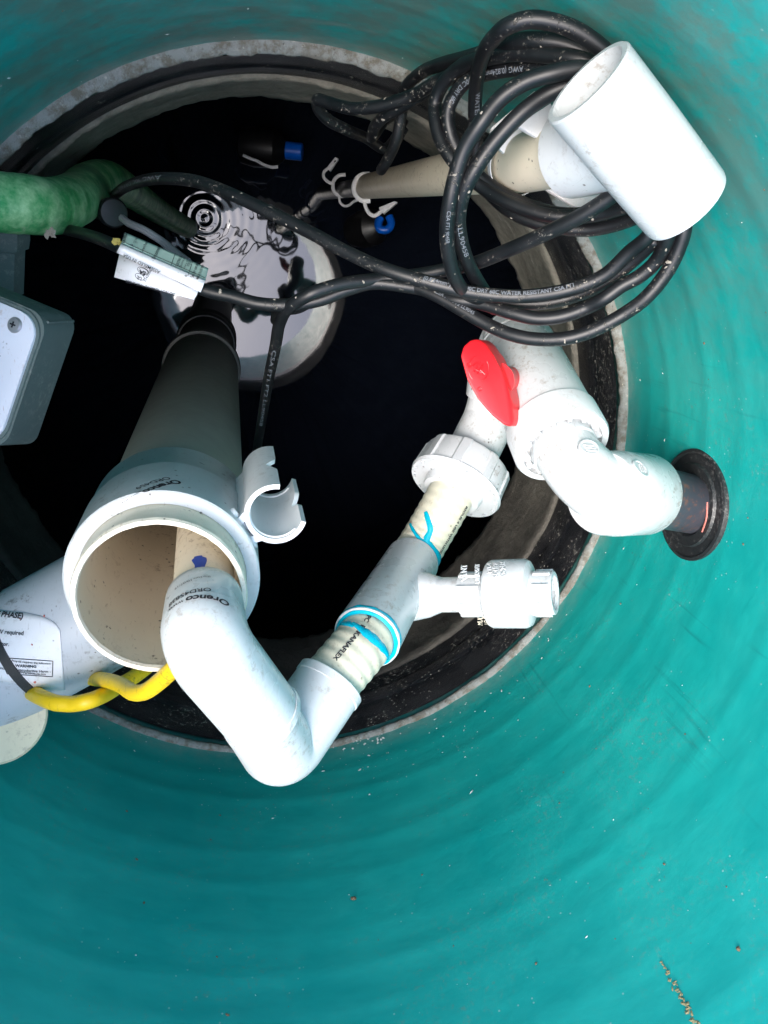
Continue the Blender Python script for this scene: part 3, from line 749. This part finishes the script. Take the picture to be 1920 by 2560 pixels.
ta = at(1466, 205, .425); tb = at(1714, 515, .468); tdv = (tb-ta).normalized(); tl_ = (tb-ta).length
teeo = link('tee_handle', lathe_bm(ta, tdv, [(0, .0232), (0, .0262), (.0012, .0272), (tl_*.45, .0274), (tl_-.003, .0268), (tl_-.0005, .0262), (tl_, .0235), (tl_*.5, .0228)], 80, closed=True), 'new_white_pvc', stem)
# the white mounting plates behind the coil
brk = thing('stem_bracket', 'white angular plastic bracket half hidden behind the coiled cables', 'bracket', at(1300, 430, .58))
s4 = lambda x, y: (1180+.41*x, 60+.41*y)
def pl4(name, pts, d, th, parent): return plate(name, [(*s4(x, y), d) for x, y in pts], th, 'white_clip', parent)
pl4('bracket_plate', [(285, 625), (300, 600), (480, 480), (548, 632), (520, 738), (485, 738)], .520, .004, brk)
pl4('bracket_plate', [(160, 750), (290, 630), (350, 655), (262, 705), (238, 800), (215, 805)], .560, .004, brk)
pl4('bracket_plate', [(450, 1003), (880, 970), (670, 1128), (640, 1122)], .575, .004, brk)
pl4('bracket_plate', [(772, 1160), (905, 1045), (870, 1110), (845, 1150), (810, 1165)], .575, .004, brk)
pl4('bracket_strip', [(108, 660), (120, 628), (382, 405), (388, 415)], .60, .003, brk)

# float clips lower on the stem
def ring_arc(c, d, r, a0, a1, rad, k=26):
    d, u, v = axes(d); return [c+(u*math.cos(a0+(a1-a0)*i/k)+v*math.sin(a0+(a1-a0)*i/k))*r for i in range(k+1)]
def band_px(pts, d, rad, name, parent, mat='white_clip'):
    return link(name, tube_bm(catmull([at(x, y, d) for x, y in pts], 6), lambda f, s: rad, 8), mat, parent)
s3 = lambda x, y: (540+.3255*x, 300+.3255*y)
fc1 = thing('float_clip', 'upper white clip wrapped round the cream stem, arm ending in a slotted tab', 'clip', at(905, 468, 1.40), 'white float clips on the stem')
band_px([s3(*p) for p in ((1180, 415), (1130, 418), (1085, 445), (1060, 500), (1062, 555), (1090, 600), (1130, 622), (1165, 622), (1185, 620))], 1.36, .0042, 'clip_ring', fc1)
band_px([s3(*p) for p in ((1140, 625), (1150, 670), (1175, 715), (1210, 735), (1240, 725), (1285, 690))], 1.36, .0034, 'clip_arm', fc1)
plate('clip_tab', [(*s3(*p), 1.36) for p in ((1250, 672), (1370, 622), (1395, 630), (1290, 715), (1280, 700))], .008, 'white_clip', fc1)
fc2 = thing('float_clip', 'lower white clip on the dark part of the stem, tab raised to the left', 'clip', at(850, 470, 1.7), 'white float clips on the stem')
band_px([s3(*p) for p in ((995, 420), (950, 425), (915, 450), (898, 495), (905, 545), (935, 575), (985, 585))], 1.68, .0040, 'clip_ring', fc2)
band_px([s3(*p) for p in ((900, 490), (860, 475), (828, 440), (830, 400), (862, 370))], 1.68, .0036, 'clip_arm', fc2)
tabo = plate('clip_tab', [(*s3(*p), 1.68) for p in ((850, 365), (915, 285), (942, 298), (880, 388))], .008, 'white_clip', fc2)
plate('tab_slot', [(*s3(*p), 1.678) for p in ((905, 320), (915, 306), (924, 312), (914, 326))], .002, 'black_band', tabo)
band_px([s3(*p) for p in ((945, 590), (955, 635), (985, 660), (1020, 655), (1060, 625), (1100, 610))], 1.68, .0028, 'clip_arm', fc2)
# floats
def floatsw(px, d, lab, rot):
    c = at(*px, d); t = thing('float_switch', lab, 'float', c, 'float switches above the water')
    return t, c
f1, c = floatsw((735, 378), 1.72, 'dark float with a square blue cap and white edge, far from the stem', 0)
ax = (at(680, 372, 1.72)-c).normalized()
link('blue_cap', lathe_bm(c-ax*.019, ax, [(0, .012), (0, .0165), (.002, .0185), (.036, .0185), (.038, .017)], 32), 'blue_plastic', f1)
link('float_body', lathe_bm(c+ax*.018, ax, [(0, .017), (.008, .026), (.024, .040), (.07, .042), (.10, .036), (.108, .02)], 40), 'near_black', f1)
band_px([(608, 388), (625, 396), (642, 402), (660, 412), (680, 418), (695, 417)], 1.64, .0032, 'pale_edge', f1)
f2, c = floatsw((962, 562), 1.66, 'dark float with an open blue ring cap below the cream stem', 0)
bm = tube_bm(catmull([at(*s3(*p), 1.62) for p in ((1330, 740), (1345, 790), (1325, 835), (1285, 845), (1252, 830), (1250, 780), (1265, 750))], 6), lambda f, s: .0085, 12)
link('blue_cap', bm, 'blue_plastic', f2)
ax = (at(900, 575, 1.72)-c).normalized()
link('float_body', lathe_bm(c+ax*.010, ax, [(0, .012), (.01, .026), (.024, .038), (.06, .040), (.09, .034), (.098, .02)], 40), 'near_black', f2)

# ------------------------------------------------------------------ cables
CR = .0051
def cablepath(pts):
    out = []
    for x, y, d in pts:
        p, t = on_wall(x, y, .372); out.append(at(x, y, min(d, t-.004)))
    return catmull(out, 7)
def mudded(parent, P, cnt, spread=1):
    bm = bmesh.new(); T, NN = frames(P)
    for i in range(cnt//2):
        k = random.randrange(2, len(P)-2); vw = (CAM-P[k]); vw = (vw-T[k]*vw.dot(T[k])).normalized(); bn = T[k].cross(vw); a = random.gauss(0, .9)
        q = vw*math.cos(a)+bn*math.sin(a); blob(bm, P[k].lerp(P[k+1], random.random())+q*CR*.96, q, .0003+.0011*random.random()**3, random.choice((1, 1.3, 2.0)))
    o = link('mud_fleck', bm, 'dried_mud', parent, None); o['kind'] = 'stuff'
def cable(label, pts, mud=40, r=None):
    P = cablepath(pts); o = thing('cable', label, 'cable', P[0], 'black float cables')
    link('cable_jacket', tube_bm(P, lambda f, s: CR, 18), 'black_cable', o, 180); mudded(o, P, mud); return o, P
cA, PA = cable('long black cable with white print sweeping from the green hose to the tee', [
 (262, 520, .95), (278, 498, .88), (324, 463, .74), (405, 446, .66), (492, 454, .63), (579, 486, .61), (683, 535, .60), (781, 584, .59), (870, 632, .58), (960, 672, .57), (1076, 707, .565), (1191, 733, .565),
 (1307, 741, .56), (1423, 724, .555), (1510, 689, .545), (1573, 631, .53), (1625, 585, .515), (1670, 480, .50), (1640, 330, .485), (1570, 190, .475), (1498, 116, .465), (1423, 69, .46), (1330, 49, .46), (1272, 64, .465),
 (1232, 98, .48), (1209, 133, .50), (1195, 180, .525), (1189, 231, .55), (1187, 290, .57), (1190, 350, .585), (1190, 428, .60), (1232, 492, .60), (1307, 544, .585), (1388, 567, .575), (1481, 573, .565), (1597, 540, .54), (1650, 500, .52)], 110)
tube_text('(0.824mm²) 300V 90C DRY 60C WATER RESISTANT CSA FT1', PA, CR, (1062, 700), (1432, 722), 'white_print', cA, flip=-1, off=.5, bold=.015)
tube_text('AWG 90C DRY 60C WATER RESISTANT', PA, CR, (420, 448), (275, 505), 'white_print', cA, flip=1, off=-.2)
tube_text('WATER RES.', PA, CR, (1192, 215), (1190, 330), 'white_print', cA, flip=-1, off=.35, bold=.01)
cB, PB = cable('black cable carrying the wrapped paper tag across the opening', [
 (30, 530, .86), (90, 548, .80), (145, 568, .74), (231, 591, .66), (295, 617, .615), (400, 668, .60), (509, 724, .60), (579, 741, .60), (648, 759, .60), (723, 762, .60), (799, 750, .60), (868, 724, .60), (930, 708, .60), (1010, 715, .60),
 (1076, 728, .60), (1134, 748, .59), (1200, 758, .585), (1286, 784, .575), (1346, 796, .57), (1407, 790, .565), (1467, 769, .56), (1512, 745, .55), (1554, 715, .545), (1600, 690, .54), (1643, 649, .53), (1675, 574, .51), (1690, 480, .50),
 (1640, 300, .50), (1560, 190, .49), (1481, 139, .485), (1411, 110, .485), (1336, 101, .49), (1284, 106, .50), (1238, 122, .52), (1165, 145, .56), (1100, 162, .60), (1049, 185, .64), (1014, 220, .66), (1006, 270, .68), (991, 347, .70), (973, 391, .72), (957, 418, .735), (953, 424, .76), (962, 408, .79), (985, 365, .80), (1010, 320, .80)], 90)
cC, PC_ = cable('black cable hanging down to the water past the pump vault clip', [
 (640, 1150, .92), (642, 1129, .90), (654, 1054, .82), (671, 950, .73), (689, 863, .66), (700, 805, .625), (722, 768, .60), (770, 738, .588), (810, 722, .588), (868, 708, .592), (960, 697, .60), (1060, 685, .595), (1120, 673, .59), (1187, 658, .575), (1271, 625, .55),
 (1361, 585, .525), (1452, 540, .505), (1530, 489, .49), (1580, 450, .48), (1620, 380, .49), (1600, 270, .49), (1530, 190, .485), (1458, 152, .48), (1365, 137, .49), (1284, 133, .505), (1209, 147, .525), (1151, 168, .55), (1105, 214, .57), (1087, 260, .58), (1090, 312, .58), (1104, 357, .58),
 (1140, 411, .58), (1185, 452, .585), (1232, 486, .58), (1300, 518, .57), (1380, 540, .56), (1481, 538, .55), (1573, 512, .53), (1620, 480, .51)], 100)
tube_text('CSA FT1 FT2 LL90458', PC_, CR, (688, 868), (654, 1052), 'white_print', cC, flip=1, off=0)
cD, PD = cable('lowest black loop of the coil passing over the top of the valve', [
 (1010, 300, .80), (985, 350, .80), (960, 372, .79), (940, 362, .78), (919, 347, .76), (861, 322, .71), (818, 298, .69), (795, 270, .675), (794, 250, .665), (820, 256, .66), (876, 271, .65), (934, 268, .64), (991, 254, .63), (1038, 236, .62), (1090, 206, .60), (1140, 182, .58), (1238, 158, .545), (1330, 155, .52), (1410, 168, .505), (1500, 220, .495),
 (1640, 360, .495), (1700, 480, .505), (1712, 560, .51), (1695, 625, .52), (1664, 685, .53), (1614, 745, .54), (1560, 785, .55), (1512, 812, .555), (1467, 832, .56), (1407, 847, .565), (1331, 847, .572), (1271, 834, .578), (1211, 807, .585), (1150, 772, .59), (1090, 738, .595), (1040, 718, .60), (960, 704, .61), (868, 714, .612), (800, 738, .612), (745, 768, .62), (700, 772, .64), (690, 800, .68)], 90)
tube_text('CSA FT1 FT2 LL9045', PD, CR, (1092, 738), (1185, 795), 'white_print', cD, flip=1, off=.5, bold=.01)
cE, PE_ = cable('black coil strand curving highest over the cream pipe, nearest the tee mouth', [
 (1560, 215, .46), (1463, 174, .455), (1377, 185, .455), (1307, 208, .46), (1249, 249, .465), (1203, 307, .47), (1163, 370, .48), (1139, 440, .49), (1124, 509, .50), (1117, 579, .515), (1122, 640, .53), (1140, 700, .55), (1175, 738, .575), (1230, 752, .585), (1290, 757, .585), (1360, 757, .58), (1430, 742, .575), (1510, 708, .56), (1590, 645, .54), (1640, 595, .52)], 60)
tube_text('CSA FT1 90458', PE_, CR, (1124, 520), (1117, 600), 'white_print', cE, flip=-1, off=.1)
cF, PF = cable('black coil strand just inside the outermost one over the cream pipe', [
 (1540, 235, .462), (1480, 200, .462), (1423, 214, .464), (1365, 238, .467), (1307, 280, .47), (1261, 326, .475), (1218, 378, .482), (1178, 440, .49), (1155, 492, .50), (1146, 550, .515), (1152, 600, .53), (1167, 649, .548), (1192, 700, .572), (1225, 750, .592), (1240, 775, .60)], 40)
tube_text('LL90458', PF, CR, (1150, 560), (1160, 625), 'white_print', cF, flip=1, off=.2)
cG, PG = cable('black coil strand with 300V print looping behind the cream pipe', [
 (1600, 260, .50), (1480, 178, .495), (1400, 168, .50), (1307, 170, .515), (1240, 178, .53), (1194, 191, .545), (1159, 210, .555), (1136, 239, .565), (1122, 270, .57), (1120, 305, .575), (1132, 352, .58), (1162, 405, .585), (1205, 448, .585), (1260, 486, .58), (1330, 518, .575), (1400, 535, .57), (1500, 530, .55), (1600, 490, .52)], 60)
tube_text('AWG (0.824mm²) 300V 90C DRY 60C', PG, CR, (1320, 170), (1128, 255), 'white_print', cG, flip=-1, off=.1, bold=.012)
cH, PH = cable('short black cable looping out beside the concrete lip at the top', [
 (1180, 175, .60), (1120, 200, .62), (1049, 240, .64), (1009, 264, .65), (963, 290, .665), (940, 312, .68), (931, 334, .70), (929, 344, .72), (938, 335, .75), (965, 300, .77), (1010, 270, .77)], 24)
# grey plastic tie hanging by the tag
o = link('cable_tie', tube_bm(catmull([at(*p) for p in ((305, 545, .70), (322, 558, .69), (360, 575, .68), (400, 600, .68), (440, 632, .67), (470, 655, .66))], 8), lambda f, s: .0034, 8), 'clear_tie')
tag(o, 'thin grey plastic tie strip hanging above the paper tag', 'cable tie')
# black gland under the hose end
gc = at(283, 532, .78); g2 = at(235, 522, .83)
o = link('rubber_plug', lathe_bm(gc, (gc-g2), [(-.05, .010), (-.012, .011), (-.010, .0140), (0, .0150), (.003, .013), (.004, .006)], 32), 'near_black')
tag(o, 'black rubber plug beneath the bend of the green hose', 'plug')
# paper tag
tg = thing('cable_tag', 'folded white and mint paper tag wrapped round a black cable', 'tag', at(400, 668, .6))
s5 = lambda x, y: (260+.1808*x, 560+.1808*y)
def sheet(rows, name, mat, parent, th=.0003):
    bm = bmesh.new(); g_ = [[bm.verts.new(p) for p in row] for row in rows]
    for a, b in zip(g_, g_[1:]):
        for j in range(len(a)-1): bm.faces.new((a[j], a[j+1], b[j+1], b[j]))
    o = link(name, bm, mat, parent, 180); s_ = o.modifiers.new('thickness', 'SOLIDIFY'); s_.thickness = th; return o
def lerp2(a, b, f): return (a[0]+(b[0]-a[0])*f, a[1]+(b[1]-a[1])*f)
def strip(tl, tr, bl, br, dfn, nu=14, nv=8):
    return [[at(*lerp2(lerp2(s5(*tl), s5(*tr), i/nu), lerp2(s5(*bl), s5(*br), i/nu), j/nv), dfn(j/nv)) for i in range(nu+1)] for j in range(nv+1)]
sheet(strip((238, 262), (1405, 772), (172, 398), (1335, 945), lambda f: .5925-.0035*math.sin(math.pi*min(1, f*1.1))), 'wrapped_fold', 'paper', tg)
mint = sheet(strip((292, 115), (1445, 612), (240, 258), (1402, 788), lambda f: .603-.0098*f), 'mint_panel', 'mint_paper', tg)
flag = sheet([[at(*s5(*p), .596) for p in r_] for r_ in (((215, 405), (600, 560), (950, 720), (1305, 925)), ((180, 560), (560, 690), (930, 830), (1280, 985)), ((140, 735), (540, 850), (900, 955), (1240, 1045)))], 'white_flag', 'paper', tg)
def tplane(a, b, c, d0, d1): 
    A_, B_, C_ = at(*a, d0), at(*b, d0), at(*c, d1); return (A_, (B_-A_).cross(C_-A_))
mp = tplane(s5(292, 115), s5(1445, 612), s5(240, 258), .603, .5932)
fp = tplane(s5(215, 405), s5(1305, 925), s5(140, 735), .596, .596)
for t_, a_, b_, bo in (('RATINGS:', (288, 275), (322, 130), .02), ('1 P', (405, 345), (428, 300), 0), ('125 VAC', (432, 278), (478, 195), 0), ('Current Pump', (530, 412), (610, 255), .01), ('Disconnect', (705, 498), (782, 330), .01), ('ELECTRICAL', (1020, 600), (1085, 450), .01),
                  ('Disconnect all', (1068, 615), (1128, 468), 0), ('Failure to do so', (1118, 630), (1170, 490), 0), ('injury', (1175, 600), (1215, 505), 0), ('See for use and', (1235, 755), (1310, 545), .01), ('Maxim liquid temp', (1302, 780), (1378, 575), .01)):
    plane_text(t_, s5(*a_), s5(*b_), mp, 'ink', tg, bold=bo, lift=.0008)
plane_text('ASSEMBLED IN USA', s5(820, 695), s5(318, 455), fp, 'ink', tg, lift=.0075, bold=.01)
plane_text('DO NOT REMOVE THIS LABEL', s5(990, 962), s5(300, 775), fp, 'ink', tg, lift=.0006, bold=.01)
plane_text('E162536', s5(580, 800), s5(660, 650), fp, 'ink', tg, lift=.0006)
bm = bmesh.new()
for (cx_, cy_, rx, ry) in ((540, 648, 78, 46), (545, 648, 62, 34), (495, 730, 62, 42)):
    tube_bm([on_plane(*s5(cx_+rx*math.cos(a), cy_+ry*math.sin(a)+.35*rx*math.cos(a)), fp, .0006) for a in [i*2*math.pi/28 for i in range(29)]], lambda f, s: .00022, 5, bm=bm)
link('certification_mark', bm, 'ink', tg)
plane_text('UL', s5(530, 745), s5(460, 715), fp, 'ink', tg, lift=.0006, bold=.02)
plane_text('SA', s5(590, 670), s5(500, 632), fp, 'ink', tg, lift=.0006, bold=.04)
bm = bmesh.new()
for a_, b_ in (((985, 405), (920, 590)), ((1225, 515), (1160, 715))): tube_bm([on_plane(*s5(*a_), mp, .0008), on_plane(*s5(*b_), mp, .0008)], lambda f, s: .0002, 4, bm=bm)
tube_bm([on_plane(*s5(300, 262), mp, .0008), on_plane(*s5(1400, 745), mp, .0008)], lambda f, s: .0002, 4, bm=bm)
link('ruled_line', bm, 'ink', tg)
bm = bmesh.new()
for i in range(16): blob(bm, at(*s5(random.uniform(130, 235), random.uniform(200, 260)), .605), UP, random.uniform(.0008, .002), 1.4)
o = link('moss_tuft', bm, 'moss'); tag(o, 'small tuft of yellow moss where the cable enters the paper tag', 'moss')
bm = bmesh.new()
for i in range(16): blob(bm, at(random.uniform(112, 136), random.uniform(576, 592), .66), UP, random.uniform(.0008, .0024), 1.4)
o = link('dirt_crumb', bm, 'dried_mud'); tag(o, 'small crumb of brown dirt clinging below the green hose', 'dirt')

# ------------------------------------------------------------------ green hose
HP = catmull([at(-160, 480, .60), at(-60, 500, .64), at(60, 511, .67), at(130, 516, .71), at(185, 499, .77), at(225, 466, .86), at(268, 452, 1.00), at(325, 480, 1.25), at(400, 530, 1.6), at(470, 570, 1.98), at(492, 581, 2.2), at(502, 586, 2.45)], 22)
o = link('suction_hose', tube_bm(HP, lambda f, s: .0248+.00012*math.sin(2*math.pi*s/.009), 36, wob=.014), 'green_hose', None, 180)
tag(o, 'thick green suction hose curving over the edge down into the water', 'hose')

# ------------------------------------------------------------------ splice box on the left
L0 = at(100, 798, .55); ea = (at(10, 1065, .56)-L0).normalized(); eb = (at(0, 752, .555)-L0).normalized()
bn = ea.cross(eb).normalized(); bn = bn if bn.dot(CAM-L0) > 0 else -bn
eb = bn.cross(ea) if bn.cross(ea).dot(eb) > 0 else -bn.cross(ea)
box = thing('splice_box', 'dark grey splice box with a stained pale lid at the left edge', 'electrical box', L0)
def rrect(o_, a, b, la, lb, rad, k=6):
    out = []
    for cx_, cy_, s_ in ((rad, rad, 180), (la-rad, rad, 270), (la-rad, lb-rad, 0), (rad, lb-rad, 90)):
        for i in range(k+1):
            t = R(s_+90*i/k); out.append(o_+a*(cx_+rad*math.cos(t))+b*(cy_+rad*math.sin(t)))
    return out
BL = .105
bt = rrect(L0-ea*.004-eb*.004-bn*.004, ea, eb, BL, .14, .016); 
dpt = Vector((0, 0, -1)).lerp(-bn, .5).normalized()
bb = [p+dpt*.046 for p in rrect(L0-ea*.006-eb*.006-bn*.004, ea, eb, BL+.004, .144, .012)]
body = link('box_body', prism_bm(bt, bb, 0), 'box_grey', box, 35)
lt = rrect(L0, ea, eb, BL-.008, .132, .016)
link('box_lip', prism_bm([p-bn*.0022 for p in rrect(L0-ea*.0025-eb*.0025, ea, eb, BL-.003, .137, .018)], [p-bn*.006 for p in rrect(L0-ea*.0025-eb*.0025, ea, eb, BL-.003, .137, .018)], 0), 'box_grey', box, 35)
lidb = link('box_lid', prism_bm(lt, [p-bn*.004 for p in lt], .0008), 'lid_grey', box, 35)
sc_ = on_plane(38, 813, (L0, bn))
scr = link('lid_screw', lathe_bm(sc_, bn, [(0, .0056), (.0008, .0058), (.0022, .0046), (.0028, .0022), (.0028, .0004)], 32), 'steel', box)
bm = bmesh.new()
for a_, b_ in ((ea, eb), (eb, ea)):
    q = [sc_+bn*.0026+a_*x_*.0023+b_*y_*.0006 for x_, y_ in ((-1, -1), (1, -1), (1, 1), (-1, 1))]; prism_bm(q, [p+bn*.0004 for p in q], 0, bm)
link('screw_slot', bm, 'ink', scr, None)
link('corner_rib', tube_bm([bt[3]-bn*.006, bb[3]], lambda f, s: .0012, 6), 'box_grey', box)
hb = at(-14, 640, .72)
link('conduit_hub', lathe_bm(hb+Vector((0, -.03, -.01)), (at(2, 560, .64)-at(0, 700, .67)), [(0, .019), (.045, .019), (.047, .022), (.056, .023), (.070, .022), (.072, .019)], 8), 'box_grey', box, 20)

# ------------------------------------------------------------------ white canister with warning label, lower left
can = thing('white_canister', 'wide white plastic tube behind the vault carrying a warning label', 'canister', at(180, 1560, .62))
q0 = at(360, 1460, .67); q1 = at(-140, 1737, .67); qd = (q1-q0).normalized(); ql = (q1-q0).length; QR = .0545
bm = lathe_bm(q0, qd, [(0, QR)]+[(.004*i, QR) for i in range(1, int(ql/.004))]+[(ql, QR), (ql+.003, QR-.003), (ql+.004, .02)], 80)
bm.faces.ensure_lookup_table(); bm.faces.remove(bm.faces[-2])
def vault_gap(p): a = VA+vd*((VA.z-p.z)/-vd.z); return math.hypot(p.x-a.x, p.y-a.y)
for v in bm.verts:
    k = 0
    while vault_gap(v.co) < .0582 and k < 200: v.co += qd*.001; k += 1
link('tube_body', bm, 'weathered_pvc', can)
def cyl_point(q, p0, d, r):
    rr = ray(*q); oc = CAM-p0; rp = rr-d*rr.dot(d); op = oc-d*oc.dot(d)
    A_, B_, C_ = rp.dot(rp), 2*rp.dot(op), op.dot(op)-r*r; D = max(0, B_*B_-4*A_*C_)
    return CAM+rr*((-B_-math.sqrt(D))/2/A_)
def along(pl, u):
    k = min(int(u*(len(pl)-1)), len(pl)-2); f = u*(len(pl)-1)-k; return (pl[k][0]+(pl[k+1][0]-pl[k][0])*f, pl[k][1]+(pl[k+1][1]-pl[k][1])*f)
tp = [(-40, 1522), (20, 1528), (62, 1532), (100, 1540), (124, 1549), (141, 1562), (150, 1576)]; bt_ = [(-40, 1700), (10, 1704), (52, 1712), (85, 1718), (115, 1723), (145, 1727), (162, 1726)]
rows = []
for j in range(13): rows.append([cyl_point((along(tp, i/18)[0]*(1-j/12)+along(bt_, i/18)[0]*j/12, along(tp, i/18)[1]*(1-j/12)+along(bt_, i/18)[1]*j/12), q0, qd, QR+.0010) for i in range(19)])
lab = sheet(rows, 'warning_label', 'paper', can)
for t_, a_, b_, bo in (('(SINGLE PHASE)', (-55, 1539), (57, 1547), .03), ('230V required', (-20, 1583), (59, 1588), .02), ('motor.', (-12, 1614), (23, 1615), .02), ('California Prop 65 requires the following:', (-2, 1650), (127, 1661), .02),
                  ('WARNING', (38, 1667), (91, 1669), .03), ('Cancer and Reproductive Harm -', (-10, 1671), (127, 1681), .02), ('www.P65Warnings.ca.gov', (16, 1679), (115, 1687), .02)):
    cyl_text(t_, a_, b_, q0, qd, QR+.0012, 'ink', lab, bold=bo, lift=.0004)
def cline(a_, b_, rad=.0003): return [cyl_point((a_[0]+(b_[0]-a_[0])*i/8, a_[1]+(b_[1]-a_[1])*i/8), q0, qd, QR+.0015) for i in range(9)]
bx = [(0, 1644), (132, 1653), (131, 1692), (18, 1685)]
bm = bmesh.new()
for a_, b_ in zip(bx, bx[1:]+bx[:1]): tube_bm(cline(a_, b_), lambda f, s: .0003, 4, bm=bm)
tri = [(25, 1667), (30, 1656), (35, 1667)]
for a_, b_ in zip(tri, tri[1:]+tri[:1]): tube_bm(cline(a_, b_), lambda f, s: .0003, 4, bm=bm)
tube_bm(cline((30, 1660), (30, 1664)), lambda f, s: .0003, 4, bm=bm)
link('ruled_line', bm, 'ink', lab)
bm = bmesh.new()
for x_, y_, s_ in ((87, 1705, .0013), (56, 1706, .0012), (110, 1540, .0011), (50, 1547, .0007), (80, 1612, .0008)): blob(bm, cyl_point((x_, y_), q0, qd, QR+.0013), (CAM-q0).normalized(), s_, 1.2)
link_each('rust_spot', bm, 'pink_primer', lab, None)
bq = min(range(400), key=lambda i: abs((q0+qd*i*.001-at(30, 1636, .62)).length))
bp_ = q0+qd*bq*.001
link('black_band', lathe_bm(bp_, qd, [(0, QR-.001), (0, QR+.0022), (.0075, QR+.0022), (.0075, QR-.001)], 96, closed=True), 'black_band', can)
o = link('cream_pipe', lathe_bm(at(-6, 1790, .655), (at(-6, 1790, .655)-at(-14, 1802, .60)), [(-.012, .001), (-.012, .0375), (-.010, .0392), (.05, .0392)], 72), 'cream_pvc')
tag(o, 'cream capped pipe end in the lower left corner below the white canister', 'pipe')

# ------------------------------------------------------------------ yellow cords
def ycord(lab, pts, r_):
    o = link('yellow_cord', tube_bm(catmull([at(*p) for p in pts], 8), lambda f, s: r_, 20), 'yellow_rubber', None, 180); return tag(o, lab, 'cord', 'yellow cords below the vault')
ycord('yellow cord bowed lowest beneath the warning label', [(40, 1700, .68), (66, 1722, .65), (98, 1741, .62), (139, 1757, .605), (179, 1760, .603), (220, 1753, .60), (260, 1737, .62), (300, 1713, .65), (335, 1692, .67), (368, 1668, .69)], .0064)
ycord('yellow cord with a dip that rises over the vault rim to the elbow', [(180, 1688, .70), (230, 1696, .66), (272, 1702, .61), (305, 1714, .585), (335, 1732, .56), (365, 1728, .545), (400, 1703, .53), (425, 1680, .515), (450, 1655, .505), (470, 1630, .52)], .0060)
